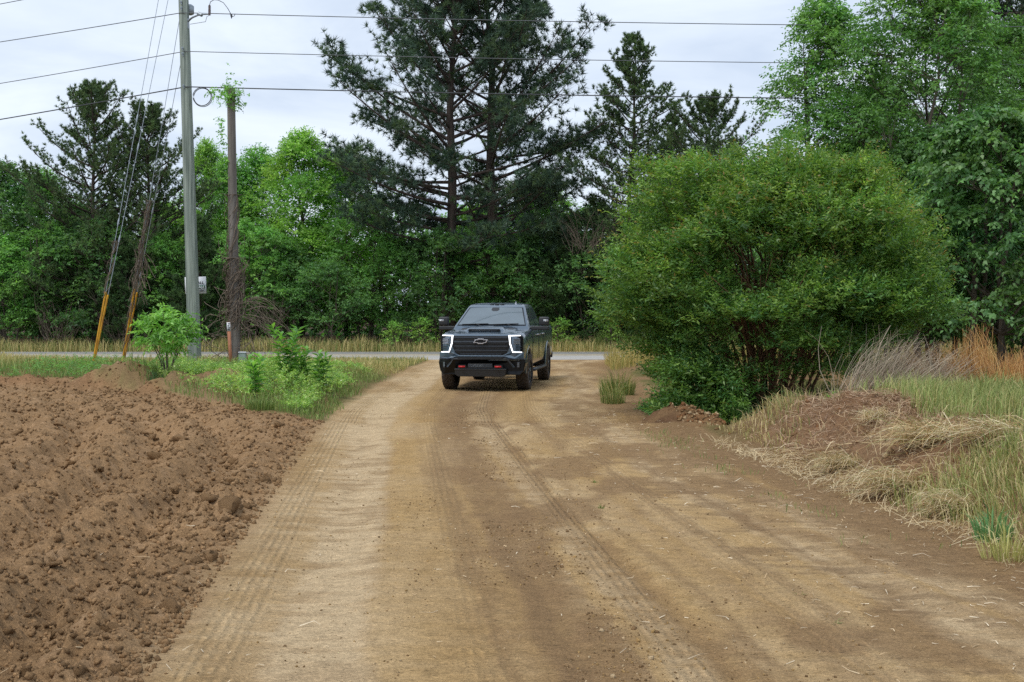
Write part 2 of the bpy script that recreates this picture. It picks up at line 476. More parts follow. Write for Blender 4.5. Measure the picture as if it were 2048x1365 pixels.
SAND, GOLD, BROWN = S(207, 181, 143) * 1.02, S(184, 151, 102) * 1.0, S(147, 118, 85) * 1.0
FIELD, RED, DARK = S(156, 125, 91) * 0.92, S(158, 112, 76) * 0.72, S(112, 86, 64) * 0.8
HUMUS, GREENISH = S(76, 66, 46) * 0.8, S(112, 108, 62) * 0.8
def mixc(a, b, k):
    return a * (1 - k[:, None]) + b * k[:, None]
def soil_colour(x, y):
    n = len(x)
    xl, xr = xl_(y), xr_(y)
    n1 = fbm(x * 1.3, y * 0.45, 4, 101); n2 = fbm(x * 5, y * 2.2, 4, 111); n3 = fbm(x * 0.4, y * 0.4, 3, 121)
    n4 = fbm(x * 2.2, y * 9.0, 4, 131)
    u = (x - xl) / (xr - xl) + 0.05 * (n1 - 0.5) + 0.025 * (n2 - 0.5)
    # track bands across its width
    ks = np.array([-0.05, 0.0, 0.045, 0.075, 0.10, 0.17, 0.195, 0.24, 0.30, 0.335, 0.39, 0.425, 0.455, 0.483, 0.50, 0.55, 0.60, 0.645, 0.69, 0.74, 0.83, 0.90, 1.0])
    sd = np.array([0.25, 0.35, 0.55, 0.55, 1.0, 1.0, 0.25, 0.15, 0.18, 0.08, 0.15, 0.55, 0.50, 0.05, 0.40, 0.25, 0.08, 0.3, 0.25, 0.65, 0.6, 0.08, 0.0])
    gd = np.array([0.3, 0.5, 0.7, 0.7, 0.2, 0.2, 0.9, 1.0, 0.7, 0.15, 0.2, 0.4, 0.4, 0.1, 0.9, 0.9, 0.4, 1.0, 0.9, 0.4, 0.3, 0.3, 0.1])
    sand = np.interp(u, ks, sd); gold = np.interp(u, ks, gd)
    sand = np.clip(sand * (0.55 + 0.9 * sstep(0.3, 0.7, n4 * 0.6 + n2 * 0.4)) + 0.9 * (n1 - 0.5), 0, 1)
    c = mixc(mixc(np.tile(BROWN, (n, 1)), GOLD, np.clip(gold + 0.6 * (n2 - 0.5), 0, 1)), SAND, sand)
    st1 = vnoise(u * 34, y * 0.10, 201) * 0.6 + vnoise(u * 75, y * 0.16, 203) * 0.4
    c = mixc(c, BROWN * 0.92, 0.5 * sstep(0.52, 0.8, st1) * sstep(0.2, 0.3, u))
    c = mixc(c, GOLD * 1.05, 0.55 * (1 - sstep(0.2, 0.45, st1)) * sstep(0.2, 0.3, u))
    brown_lump = sstep(0.52, 0.68, fbm(x * 1.8, y * 0.9, 4, 141)) * sstep(0.22, 0.36, u)
    c = mixc(c, BROWN, 0.75 * brown_lump)
    rough = sstep(0.55, 0.7, n4) * sstep(0.5, 0.75, u)
    c = mixc(c, BROWN * 0.85, 0.6 * rough)
    rside = sstep(0.80, 0.97, u + 0.25 * (n1 - 0.5)) * (1 - sstep(20, 24, y))
    c = mixc(c, BROWN * 0.92, 0.75 * rside)
    dip = np.exp(-((y - 20.6) / 0.55) ** 2)
    lip = np.exp(-((y - 19.75 - 0.5 * (n2 - 0.5)) / 0.22) ** 2)
    c = mixc(c, S(104, 74, 56) * 0.75, 0.8 * lip * sstep(-1.6, 0.2, x + 1.5 * (n1 - 0.5)) * (1 - sstep(2.4, 3.2, x)))
    c = mixc(c, S(112, 80, 60) * 0.8, 0.75 * dip * sstep(-2.2, 0.4, x + 2.5 * (n2 - 0.5)))
    far = sstep(20.5, 22.5, y)
    lanes = np.exp(-((x + 0.7 + 0.3 * (n1 - .5)) / 0.75) ** 2)
    c = mixc(c, BROWN * 0.95, far * lanes * 0.7 * sstep(0.3, 0.6, n2))
    c = mixc(c, GOLD, 0.5 * far * np.exp(-((x - 0.15) / 0.35) ** 2))
    # field
    yb = yb_(x)
    jit = 0.5 * (n2 - 0.5) + 0.3 * (n1 - 0.5)
    infield = sstep(-0.12, 0.25, xl - x + jit * 0.6) * (1 - sstep(-0.25, 0.25, y - yb + jit))
    fc = FIELD * (0.86 + 0.3 * n3 + 0.16 * (n2 - 0.5))[:, None]
    fc = mixc(fc, S(186, 152, 116) * 0.85, 0.55 * sstep(0.55, 0.75, fbm(x * 8, y * 8, 3, 151)))
    fc = mixc(fc, S(146, 106, 74) * 0.8, 0.6 * np.clip(bump2(x, y, -9, 27.6, 1.2, 0.9, 1) + bump2(x, y, -11.5, 28.8, 1.6, 0.6, 1) + bump2(x, y, -7, 26.2, 1.3, 0.6, 1), 0, 1))
    c = mixc(c, fc, infield)
    # everything else: banks, verge, wood floor
    out = np.clip(np.maximum(sstep(0.0, 0.35, xl - x + jit * 0.6) * sstep(-0.2, 0.3, y - yb + jit), sstep(-0.05, 0.4, x - xr + jit * 0.7)), 0, 1)
    gc = mixc(np.tile(BROWN * 0.9, (n, 1)), GREENISH, sstep(0.35, 0.65, n1))
    gc = mixc(gc, RED, 0.7 * np.clip(bump2(x, y, 3.0, 20.3, 0.9, 0.7, 1), 0, 1))
    right_bank = sstep(2.5, 3.5, x) * (1 - sstep(17.5, 19.5, y))
    gc = mixc(gc, S(150, 116, 88) * 0.75, right_bank * 0.85)
    left = sstep(3.0, 4.0, -x) * sstep(20, 22, y)
    gc = mixc(gc, GREENISH, left * 0.4)
    gc = mixc(gc, S(172, 134, 108) * 0.8, sstep(0.0, 0.2, y - yb) * (1 - sstep(27.5, 29.5, y)) * 0.5 * (x < -5))
    gc = mixc(gc, HUMUS, sstep(57, 60, y))
    gc = mixc(gc, S(84, 62, 46) * 0.7, sstep(60, 61.5, y) * 0.8)
    c = mixc(c, gc, out)
    rd = sstep(0.5, 0.75, fbm(x * 0.8, y * 0.8, 3, 161)) * sstep(1.2, 2.2, x) * (1 - sstep(1.2, 2.0, np.abs(y - 18.8)))
    c = mixc(c, RED, 0.6 * rd)
    return np.clip(c, 0.01, 0.8)

# one continuous grid, finer near the lens; its faces are dealt out to track, field and ground
rows = np.concatenate([np.linspace(-60, 2.0, 12), 3.0 * np.exp(np.arange(0, 2.125, 0.0037)), ])
far_rows = rows[-1] * np.exp(np.arange(1, 190) * 0.0075)
far_rows = far_rows[far_rows < 66]
rows = np.concatenate([rows, far_rows, np.geomspace(68, 900, 24)])
inner = np.arange(-0.52, 0.5201, 0.0031)
tcol = np.concatenate([-np.geomspace(9, 0.54, 28), inner, np.geomspace(0.54, 9, 28)])
YY = np.repeat(rows[:, None], len(tcol), 1)
spread = np.maximum(YY, 3.0)
XX = tcol[None, :] * spread
flat = lambda a: a.ravel()
gx, gy = flat(XX), flat(YY)
gz = terrain(gx, gy)
gz = np.where((gy > 47.5) & (gy < 59.5), np.minimum(gz, -0.13), gz)
gc = soil_colour(gx, gy)
nr, nc = len(rows), len(tcol)
ii = np.arange(nr * nc).reshape(nr, nc)
Q = np.stack([ii[:-1, :-1], ii[:-1, 1:], ii[1:, 1:], ii[1:, :-1]], -1).reshape(-1, 4)
cx, cy = gx[Q].mean(1), gy[Q].mean(1)
jt = 0.3 * (fbm(cx * 5, cy * 2.2, 3, 111) - 0.5)
is_field = (cx < xl_(cy) - jt * 0.4) & (cy < yb_(cx) + jt) & (cy > -59)
is_track = (~is_field) & (cx < xr_(cy) + jt) & (cx > xl_(cy) - 0.3) & (cy < 48.3)
is_ground = ~(is_field | is_track)

def soil_mat(name, tread, bstr):
    m, t, p, out = mat_new(name)
    a = node(t, 'ShaderNodeVertexColor', layer_name='col')
    n1 = noise_at(t, 9, 6, 0.65)
    n2 = noise_at(t, 55, 5, 0.7)
    n3 = noise_at(t, 7.0, 6, 0.75, stretch=(1.3, 5.5, 1))
    f = mathn(t, 'MULTIPLY', maprange(t, n1, 0.3, 0.7, 0.84, 1.14), maprange(t, n2, 0.3, 0.7, 0.66, 1.28))
    f = mathn(t, 'MULTIPLY', f, maprange(t, n3, 0.33, 0.6, 0.88, 1.05))
    n5 = noise_at(t, 150, 3, 0.7)
    f = mathn(t, 'MULTIPLY', f, maprange(t, n5, 0.35, 0.65, 0.78, 1.2))
    v = node(t, 'ShaderNodeTexVoronoi'); v.inputs['Scale'].default_value = 38
    g = node(t, 'ShaderNodeTexCoord'); t.links.new(g.outputs['Object'], v.inputs['Vector'])
    speck = maprange(t, v.outputs['Distance'], 0.10, 0.22, 0.62, 1.0)
    hasp = node(t, 'ShaderNodeSeparateColor'); t.links.new(v.outputs['Color'], hasp.inputs[0])
    on = mathn(t, 'GREATER_THAN', hasp.outputs[0], 0.62)
    sp = mathn(t, 'ADD', mathn(t, 'MULTIPLY', speck, on), mathn(t, 'SUBTRACT', 1.0, on))
    f = mathn(t, 'MULTIPLY', f, sp)
    v2 = node(t, 'ShaderNodeTexVoronoi'); v2.inputs['Scale'].default_value = 21
    mp = node(t, 'ShaderNodeMapping'); mp.inputs['Scale'].default_value = (0.55, 1.5, 1)
    t.links.new(g.outputs['Object'], mp.inputs['Vector']); t.links.new(mp.outputs[0], v2.inputs['Vector'])
    hs2 = node(t, 'ShaderNodeSeparateColor'); t.links.new(v2.outputs['Color'], hs2.inputs[0])
    on2 = mathn(t, 'GREATER_THAN', hs2.outputs[1], 0.70)
    sp2 = mathn(t, 'ADD', mathn(t, 'MULTIPLY', maprange(t, v2.outputs['Distance'], 0.12, 0.30, 0.68, 1.0), on2), mathn(t, 'SUBTRACT', 1.0, on2))
    f = mathn(t, 'MULTIPLY', f, sp2)
    n6 = noise_at(t, 5.0, 5, 0.7, stretch=(1.0, 7.0, 1))
    f = mathn(t, 'MULTIPLY', f, maprange(t, n6, 0.56, 0.66, 1.0, 0.84))
    h = mathn(t, 'ADD', mathn(t, 'MULTIPLY', n2, 0.9), mathn(t, 'MULTIPLY', n3, 0.8))
    h = mathn(t, 'ADD', h, mathn(t, 'MULTIPLY', mathn(t, 'SUBTRACT', 1.0, sp2), 0.9))
    h = mathn(t, 'ADD', h, mathn(t, 'MULTIPLY', n1, 0.6))
    if tread:                                  # tyre tread pressed into the soil along the left edge
        at = node(t, 'ShaderNodeAttribute', attribute_name='edge')
        e = at.outputs['Fac']
        w = mathn(t, 'SINE', mathn(t, 'MULTIPLY', e, 2 * PI / 0.062))
        def window(c, half):
            return maprange(t, mathn(t, 'ABSOLUTE', mathn(t, 'SUBTRACT', e, c)), half, half - 0.03, 0, 1)
        win = mathn(t, 'MAXIMUM', window(0.24, 0.16), window(2.62, 0.12))
        win = mathn(t, 'MAXIMUM', win, mathn(t, 'MULTIPLY', mathn(t, 'MAXIMUM', window(1.62, 0.13), window(3.55, 0.14)), 0.5))
        groove = mathn(t, 'MULTIPLY', mathn(t, 'MULTIPLY', w, win), maprange(t, n1, 0.42, 0.6, 0.1, 1.0))
        h = mathn(t, 'ADD', h, mathn(t, 'MULTIPLY', groove, 0.75))
        f = mathn(t, 'MULTIPLY', f, maprange(t, groove, -1, 1, 0.82, 1.07))
    t.links.new(vscale(t, a.outputs['Color'], f), p.inputs['Base Color'])
    p.inputs['Roughness'].default_value = 0.95
    p.inputs['Specular IOR Level'].default_value = 0.12
    bump(t, p, h, bstr, 0.03)
    return m
M_TRACK = soil_mat('track_soil', True, 0.8)
M_FIELD = soil_mat('ploughed_soil', False, 0.8)
M_GROUND = soil_mat('verge_soil', False, 0.7)
def sub_sheet(name, mask, mat):
    q = Q[mask]
    used, inv = np.unique(q.ravel(), return_inverse=True)
    b = Buf()
    b.add(np.stack([gx[used], gy[used], gz[used]], 1), inv.reshape(-1, 4), gc[used])
    me = b.mesh(name, mat, smooth=True)
    at = me.attributes.new('edge', 'FLOAT', 'POINT')
    at.data.foreach_set('value', (gx[used] - xl_(gy[used])).astype(np.float32))
    o = link_mesh(name, me)
    return tag(o, kind='structure')
ground = sub_sheet('ground', is_ground, M_GROUND)
track = sub_sheet('dirt_track', is_track, M_TRACK)
field = sub_sheet('ploughed_field', is_field, M_FIELD)

# asphalt road crossing behind the vehicle
def box_faces(x0, x1, y0, y1, z0, z1):
    V = [(x0, y0, z0), (x1, y0, z0), (x1, y1, z0), (x0, y1, z0), (x0, y0, z1), (x1, y0, z1), (x1, y1, z1), (x0, y1, z1)]
    F = [(0, 3, 2, 1), (4, 5, 6, 7), (0, 1, 5, 4), (1, 2, 6, 5), (2, 3, 7, 6), (3, 0, 4, 7)]
    return V, F
m, t, p, out = mat_new('worn_asphalt')
f1 = noise_at(t, 3, 5, 0.6, stretch=(0.2, 1.6, 1)); f2 = noise_at(t, 60, 4, 0.6)
rgb = node(t, 'ShaderNodeRGB'); rgb.outputs[0].default_value = (*(S(164, 162, 158)), 1)
t.links.new(vscale(t, rgb.outputs[0], mathn(t, 'MULTIPLY', maprange(t, f1, 0.3, 0.7, 0.85, 1.1), maprange(t, f2, 0.3, 0.7, 0.9, 1.1))), p.inputs['Base Color'])
p.inputs['Roughness'].default_value = 0.75
M_ASPH = m
b = Buf(); V, F = box_faces(-160, 160, 49.2, 57.2, -0.3, -0.09); b.add(V, F)
road = tag(b.build('asphalt_road', M_ASPH), kind='structure')
M_YLINE = plain('yellow_road_paint', S(206, 178, 92), 0.7, var=0.15)
M_WLINE = plain('white_road_paint', S(222, 222, 220), 0.7, var=0.12)
b = Buf()
for ya in (53.05, 53.35):
    V, F = box_faces(-160, 160, ya, ya + 0.11, -0.089, -0.085); b.add(V, F)
b.build('centre_line', M_YLINE, road)
for ya in (49.55, 56.75):
    b = Buf(); V, F = box_faces(-160, 160, ya, ya + 0.11, -0.089, -0.085); b.add(V, F); b.build('edge_line', M_WLINE, road)

# ------------------------------------------------------------------ clods, crumbs and straw litter
rg = np.random.default_rng(3)
def ico(sub):
    bm = bmesh.new(); bmesh.ops.create_icosphere(bm, subdivisions=sub, radius=1.0)
    V = np.array([v.co[:] for v in bm.verts]); F = np.array([[v.index for v in f.verts] for f in bm.faces]); bm.free()
    return V, F
IV1, IF1 = ico(1)
clod_meshes = []
IV2, IF2 = ico(2)
for k in range(8):
    r2 = np.random.default_rng(100 + k)
    bm = bmesh.new()
    for q in rand_unit(r2, 17) * np.array([1.3, 0.9, 0.6]) * (0.75 + 0.35 * r2.random((17, 1))): bm.verts.new(q)
    hull = bmesh.ops.convex_hull(bm, input=list(bm.verts))
    bmesh.ops.delete(bm, geom=[g for g in hull['geom_interior'] if isinstance(g, bmesh.types.BMVert)], context='VERTS')
    bmesh.ops.subdivide_edges(bm, edges=list(bm.edges), cuts=1)
    bmesh.ops.triangulate(bm, faces=list(bm.faces))
    bm.verts.index_update()
    V = np.array([v.co[:] for v in bm.verts]); V = V + 0.05 * r2.normal(size=V.shape)
    HF = np.array([[v.index for v in f.verts] for f in bm.faces]); bm.free()
    bb = Buf(); bb.add(V, HF, FIELD * (0.95 + 0.25 * r2.random()) * np.array([1, 0.98, 0.95]))
    clod_meshes.append(bb.mesh('clod', M_FIELD))
cand = []
while len(cand) < 150:
    y = 5.6 * math.exp(random.random() * 1.3); x = float(xl_(np.array(y))) - abs(random.gauss(0, 1)) * (0.5 + 0.16 * y) - 0.05
    if x / y < -0.46: continue
    cand.append((x, y, random.uniform(0.022, 0.042) * (1 + 0.05 * y) * (1.7 if random.random() < 0.12 else 1)))
for k, (x, y, s) in enumerate(cand):
    o = link_mesh('clod', clod_meshes[k % 8], field)
    o.location = (x, y, float(terrain(np.array([x]), np.array([y]))[0]) + s * 0.22)
    o.rotation_euler = (random.uniform(-.5, .5), random.uniform(-.5, .5), random.uniform(0, 6.28))
    o.scale = (s, s, s)
def crumbs(name, x, y, s, cols, mat, parent, sink=0.2):
    z = terrain(x, y)
    n = len(x)
    R = rand_unit(rg, n); R2 = nrm(np.cross(R, rand_unit(rg, n))); R3 = np.cross(R, R2)
    M = np.stack([R * 1.2, R2 * 0.95, R3 * 0.7], 1)
    V0, F0 = ico(1) if False else (np.array([[0.9, 0.1, 0], [-0.2, 1, 0.1], [-0.9, -0.3, 0], [0.1, -0.9, -0.1], [0.1, 0.1, 0.95], [0, -0.1, -0.95]]),
                                  np.array([[0, 1, 4], [1, 2, 4], [2, 3, 4], [3, 0, 4], [1, 0, 5], [2, 1, 5], [3, 2, 5], [0, 3, 5]]))
    V = np.einsum('vk,nkj->nvj', V0, M) * s[:, None, None] + np.stack([x, y, z + s * sink], 1)[:, None, :]
    c = np.repeat(pick_cols(rg, n, cols, 0.12), len(V0), 0)
    b = Buf()
    b.add(V.reshape(-1, 3), (np.arange(n)[:, None, None] * len(V0) + F0[None]).reshape(-1, 3), c)
    o = b.build(name, mat, parent)
    return tag(o, kind='stuff')
n = 20000
y = 5.3 * np.exp(rg.random(n) * 1.6); x = xl_(y) - np.abs(rg.normal(size=n)) * (0.5 + 0.2 * y) - 0.02
k = (x / y > -0.5) & (y < yb_(x))
crumbs('soil_crumbs', x[k], y[k], (0.006 + 0.016 * rg.random(k.sum()) ** 2.5) * (1 + 0.06 * y[k]), [FIELD, FIELD * 1.25, FIELD * 0.8], M_FIELD, field)
n = 5000
y = 20 + 9.5 * rg.random(n); x = -13.5 + 10.8 * rg.random(n)
k = (y < yb_(x) + 0.15) & (x < xl_(y))
crumbs('soil_crumbs', x[k], y[k], (0.015 + 0.04 * rg.random(k.sum()) ** 2.5), [FIELD, FIELD * 1.2, FIELD * 0.75], M_FIELD, field)
n = 9000
y = 5.2 * np.exp(rg.random(n) * 1.5); u = rg.random(n)
u = np.where(rg.random(n) < 0.5, np.abs(rg.normal(0.36, 0.1, n)), u)
u = np.where(rg.random(n) < 0.2, rg.normal(0.40, 0.025, n), u)
x = xl_(y) + u * (xr_(y) - xl_(y))
k = fbm(x * 1.3, y * 0.45, 3, 171) > 0.42
sz = 0.003 + 0.006 * rg.random(n) ** 3
big = rg.random(n) < 0.05
sz = np.where(big & (np.abs(u - 0.40) < 0.06) & (y < 13), 0.004 + 0.014 * rg.random(n) ** 2, sz) * (1 + 0.04 * y)
crumbs('soil_crumbs', x[k], y[k], sz[k], [BROWN, BROWN * 0.8, SAND, GOLD], M_TRACK, track)
n = 1500
x = np.concatenate([3.0 + 0.6 * rg.normal(size=n), -8.0 + 0.8 * rg.normal(size=n), 5.2 + 1.4 * rg.normal(size=n)])
y = np.concatenate([20.2 + 0.35 * rg.normal(size=n), 29.2 + 0.9 * rg.normal(size=n), 13.5 + 2.4 * rg.normal(size=n)])
k = (x > xr_(y)) | (x < xl_(y))
crumbs('soil_crumbs', x[k], y[k], 0.012 + 0.04 * rg.random(k.sum()) ** 3, [BROWN, BROWN * 0.8, RED, SAND * 0.8], M_GROUND, ground)
# loose bits of straw lying on the track and field
n = 1500
y = 5.2 * np.exp(rg.random(n) * 1.5); u = np.where(rg.random(n) < 0.65, 1.02 - np.abs(rg.normal(0, 0.22, n)), rg.random(n) * 1.2 - 0.2)
x = xl_(y) + u * (xr_(y) - xl_(y))
a = rg.random(n) * 2 * PI
P = np.stack([x, y, terrain(x, y) + 0.008], 1)
D = np.stack([np.cos(a), np.sin(a), 0.10 * rg.random(n)], 1)
b = Buf(); add_strands(b, rg, P, D, 0.03 + 0.11 * rg.random(n) ** 2, 0.004 + 0.0003 * y, 0.02, pick_cols(rg, n, [S(214, 190, 150), S(186, 156, 112), S(226, 210, 180)], 0.1), 3)
tag(b.build('straw_litter', M_STRAW), kind='stuff', label='short bits of dry straw strewn over the bare track')
# ------------------------------------------------------------------ trees: builders return (trunk mesh, crown mesh)
def wx(px, D):                                 # where a photo column lies at a given distance
    return (px - 1024.0) * D / FPX

G_DARK = [S(64, 100, 50), S(74, 112, 54), S(56, 92, 50)]
G_MID = [S(80, 124, 50), S(92, 138, 56), S(70, 112, 48)]
G_LIGHT = [S(100, 140, 52), S(112, 152, 58), S(90, 130, 50)]
G_BLUE = [S(72, 112, 58), S(84, 124, 64), S(64, 100, 54)]

def broadleaf(name, seed, H, R, cb=0.2, lobes=26, spl=46, nl=7, L=0.55, ll=0.14, lw=0.075, cols=G_MID, prof='oval', tr=0.12,
              droop=0.25, lobe_r=0.12, stems=1, mat=None, upbias=0.25, flat=0.75, barkm=None, tipcol=None, spread=0.15):
    rg = np.random.default_rng(seed)
    tb, cb_, tw = Buf(), Buf(), Buf()
    def profile(f):
        if prof == 'oval': return np.sin(PI * np.clip(f * 0.92 + 0.08, 0, 1)) ** 0.6
        if prof == 'cone': return (1 - f) ** 0.7 * (0.6 + 0.4 * np.minimum(1, f * 4)) + 0.06
        if prof == 'column': return np.minimum(1, f * 3 + 0.5) * np.minimum(1, (1 - f) * 2.2 + 0.12) ** 0.8
        if prof == 'dome': return np.sqrt(np.clip(1 - f * f, 0, 1)) + 0.05
    trunks = []
    for s in range(stems):
        a = rg.random() * 2 * PI
        sp = spread * H * (0.3 + rg.random()) if stems > 1 else 0
        top = np.array([sp * math.cos(a), sp * math.sin(a), H * 0.9])
        b0 = np.array([0.25 * R * 0.3 * math.cos(a), 0.25 * R * 0.3 * math.sin(a), -0.3]) if stems > 1 else np.array([0, 0, -0.3])
        mid = (b0 + top) / 2 + np.append(rg.normal(size=2) * 0.03 * H, 0)
        path = bez(b0, mid, top, 10)
        path[1:-1, :2] += rg.normal(size=(8, 2)) * 0.006 * H
        rad = tr * (1 - np.linspace(0, 1, 10)) ** 0.8 / (1 if stems == 1 else 1.6) + 0.012
        add_tube(tb, path, rad, 7, cap=False)
        trunks.append((path, rad))
    for k in range(lobes):
        f = (k + rg.random()) / lobes
        f = f ** 0.9
        h = (cb + (1 - cb) * f)
        a = k * 2.399 + rg.normal() * 0.5
        pr = R * profile(f)
        lr = H * lobe_r * (0.7 + 0.6 * rg.random()) * (0.55 + 0.45 * min(1, (1 - f) * 3))
        rr = max(0.0, (pr - lr * 0.7)) * (0.35 + 0.65 * rg.random() ** 0.6)
        c = np.array([rr * math.cos(a), rr * math.sin(a), h * H - lr * 0.4 * (f > 0.85)])
        path, rad = trunks[k % len(trunks)]
        zz = max(0.12 * H, c[2] - 0.7 * rr - 0.08 * H)
        i = int(np.clip(np.searchsorted(path[:, 2], zz), 1, 8))
        p0 = path[i]
        pm = (p0 + c) / 2 + np.array([0, 0, 0.12 * rr]) + rg.normal(size=3) * 0.05 * rr
        br = bez(p0, pm, c, 6)
        add_tube(tb, br, np.linspace(max(0.014, rad[i] * 0.5), 0.010, 6), 5, cap=False)
        n = int(spl * (0.7 + 0.6 * rg.random()))
        d = rand_unit(rg, n)
        d[:, 2] = np.where(d[:, 2] < -0.2, -d[:, 2], d[:, 2])
        rad_d = np.array([math.cos(a), math.sin(a), 0.0])
        P = c + d * np.array([1, 1, flat]) * lr * (0.55 + 0.45 * rg.random((n, 1)) ** 0.5)
        D = nrm(d * 0.7 + rad_d * 0.45 + np.array([0, 0, upbias]) + 0.25 * rg.normal(size=(n, 3)))
        tm = ((d[:, 2] > 0.3) & (rg.random(n) < 0.35)).astype(float) if tipcol is not None else None
        lobe_cols = np.asarray(cols) * (1 + 0.13 * rg.normal()) * np.array([1 + 0.08 * rg.normal(), 1, 1 + 0.08 * rg.normal()])
        add_sprays(cb_, rg, P, D, L, nl, ll, lw, lobe_cols, droop, tipcol=tipcol, tipmask=tm, twig=None)
        m = min(8, n)
        add_twigs(tb, np.tile(c, (m, 1)) - (c - p0) * 0.15 * rg.random((m, 1)), P[:m] + D[:m] * L * 0.5, 0.009)
    return tb.mesh('trunk', barkm or M_BARK, smooth=True), cb_.mesh('crown', mat or M_LEAF)

def conifer(name, seed, H, R, cb=0.2, limbs=55, subs=13, tufts=5, nn=22, needle=0.2, nw=0.022, cols=G_DARK, tr=0.22, el0=-5, el1=55,
            up=0.3, power=0.6, spreadn=0.9, bare=0.25, bark=None, lean=0.0, jag=0.35, dead=0, along=0.7, puffs=0, low=0.55):
    rg = np.random.default_rng(seed)
    tb, cbuf = Buf(), Buf()
    zs = np.linspace(-0.3, H * 0.985, 14)
    path = np.stack([np.cumsum(rg.normal(size=14)) * 0.012 * H * 0.35 + lean * zs, np.cumsum(rg.normal(size=14)) * 0.01 * H * 0.3, zs], 1)
    path -= np.array([path[0, 0], path[0, 1], 0])
    add_tube(tb, path, tr * (1 - np.linspace(0, 1, 14) ** 1.2) + 0.02, 9, cap=False)
    TP, TD, TS = [], [], []
    for k in range(limbs):
        f = (k + rg.random() * 0.8) / limbs
        z = H * (cb + (0.985 - cb) * f)
        az = k * 2.399 + rg.normal() * 0.35
        Lm = R * ((1 - f) ** power * min(1, low + 1.6 * f) + 0.03) * (1 - jag + 2 * jag * rg.random())
        el = math.radians(el0 + (el1 - el0) * f + rg.normal() * 8)
        bx = np.interp(z, path[:, 2], path[:, 0]); by = np.interp(z, path[:, 2], path[:, 1])
        p0 = np.array([bx, by, z])
        d = np.array([math.cos(az) * math.cos(el), math.sin(az) * math.cos(el), math.sin(el)])
        p2 = p0 + d * Lm + np.array([0, 0, up * Lm * 0.5])
        pm = p0 + d * Lm * 0.55 + np.append(rg.normal(size=2) * 0.04 * Lm, -0.02 * Lm)
        lp = bez(p0, pm, p2, 7)
        add_tube(tb, lp, np.linspace(0.02 + 0.011 * Lm, 0.012, 7), 5, cap=False)
        ns = max(3, int(subs * (0.4 + 0.6 * Lm / R)))
        s = bare + (1 - bare) * (np.arange(ns) + rg.random(ns)) / ns
        idx = s * 6; i0 = np.minimum(idx.astype(int), 5)
        B = lp[i0] + (lp[i0 + 1] - lp[i0]) * (idx - i0)[:, None]
        tang = nrm(lp[i0 + 1] - lp[i0])
        side = nrm(np.cross(tang, np.array([0, 0, 1.0])))
        sg = np.where(np.arange(ns) % 2 == 0, 1, -1)[:, None]
        sd = nrm(tang * 0.75 + side * sg * (0.4 + 0.7 * rg.random((ns, 1))) + np.array([0, 0, up * 0.9]) + 0.22 * rg.normal(size=(ns, 3)))
        sl = (0.30 * Lm * (1.15 - 0.7 * s) + 0.22)[:, None] * (0.6 + 0.8 * rg.random((ns, 1)))
        E = B + sd * sl
        add_twigs(tb, B, E, 0.012)
        for q in range(tufts):
            tt = 1 - (q / max(1, tufts - 0.2)) * along
            P = B + sd * sl * tt + rg.normal(size=(ns, 3)) * 0.05 * (q > 0)
            dd = nrm(sd + np.array([0, 0, up]) + 0.5 * rg.normal(size=(ns, 3)) * (q > 0))
            TP.append(P); TD.append(dd); TS.append(np.full(ns, 1.0 if q == 0 else 0.85))
        TP.append(lp[-1:]); TD.append(nrm(lp[-1:] - lp[-2:-1])); TS.append(np.ones(1))
        if puffs:                                  # rounded needle clusters towards the limb end
            for sf in (0.48, 0.66, 0.82, 0.97):
                i1 = min(5, int(sf * 6)); c0 = lp[i1] + (lp[i1 + 1] - lp[i1]) * (sf * 6 - i1)
                c0 = c0 + rg.normal(size=3) * np.array([0.25, 0.25, 0.12]) * Lm * 0.25
                o = rand_unit(rg, puffs); rr_ = (0.42 + 0.07 * Lm) * (0.7 + 0.5 * rg.random())
                o[:, 2] = np.abs(o[:, 2]) * 0.9 - 0.25
                add_twigs(tb, np.tile(lp[i1][None], (4, 1)), c0 + o[:4] * rr_ * 0.8, 0.012)
                TP.append(c0 + o * rr_ * (0.5 + 0.5 * rg.random((puffs, 1)))); TD.append(nrm(o + np.array([0, 0, 0.35]))); TS.append(np.ones(puffs))
    for q in range(10):
        TP.append(path[-1:] - np.array([[0, 0, q * 0.13]])); TD.append(nrm(np.array([[0, 0, 1.0]]) + 0.5 * rg.normal(size=(1, 3)))); TS.append(np.ones(1))
    TP, TD, TS = np.concatenate(TP), np.concatenate(TD), np.concatenate(TS)
    n = len(TP)
    base = pick_cols(rg, n, cols, 0.16)
    P = np.repeat(TP, nn, 0); c = np.repeat(base, nn, 0) * (1 + 0.12 * rg.normal(size=(n * nn, 1)))
    D = nrm(np.repeat(TD, nn, 0) * 0.75 + spreadn * rg.normal(size=(n * nn, 3)) * 0.8)
    Ln = needle * np.repeat(TS, nn)[:, None] * (0.7 + 0.5 * rg.random((n * nn, 1)))
    s = nrm(np.cross(D, rand_unit(rg, n * nn)))
    V = np.stack([P - s * nw / 2, P + s * nw / 2, P + D * Ln], 1).reshape(-1, 3)
    cbuf.add(V, np.arange(n * nn * 3).reshape(-1, 3), np.repeat(np.clip(c, 0.004, 1), 3, 0))
    if dead:
        for k in range(dead):
            z = H * cb * (0.3 + 0.7 * rg.random()); az = rg.random() * 2 * PI
            p0 = np.array([np.interp(z, path[:, 2], path[:, 0]), np.interp(z, path[:, 2], path[:, 1]), z])
            p2 = p0 + np.array([math.cos(az), math.sin(az), -0.15 + 0.3 * rg.random()]) * R * (0.2 + 0.4 * rg.random())
            add_tube(tb, bez(p0, (p0 + p2) / 2 + np.array([0, 0, 0.2]), p2, 5), np.linspace(0.03, 0.006, 5), 4, cap=False)
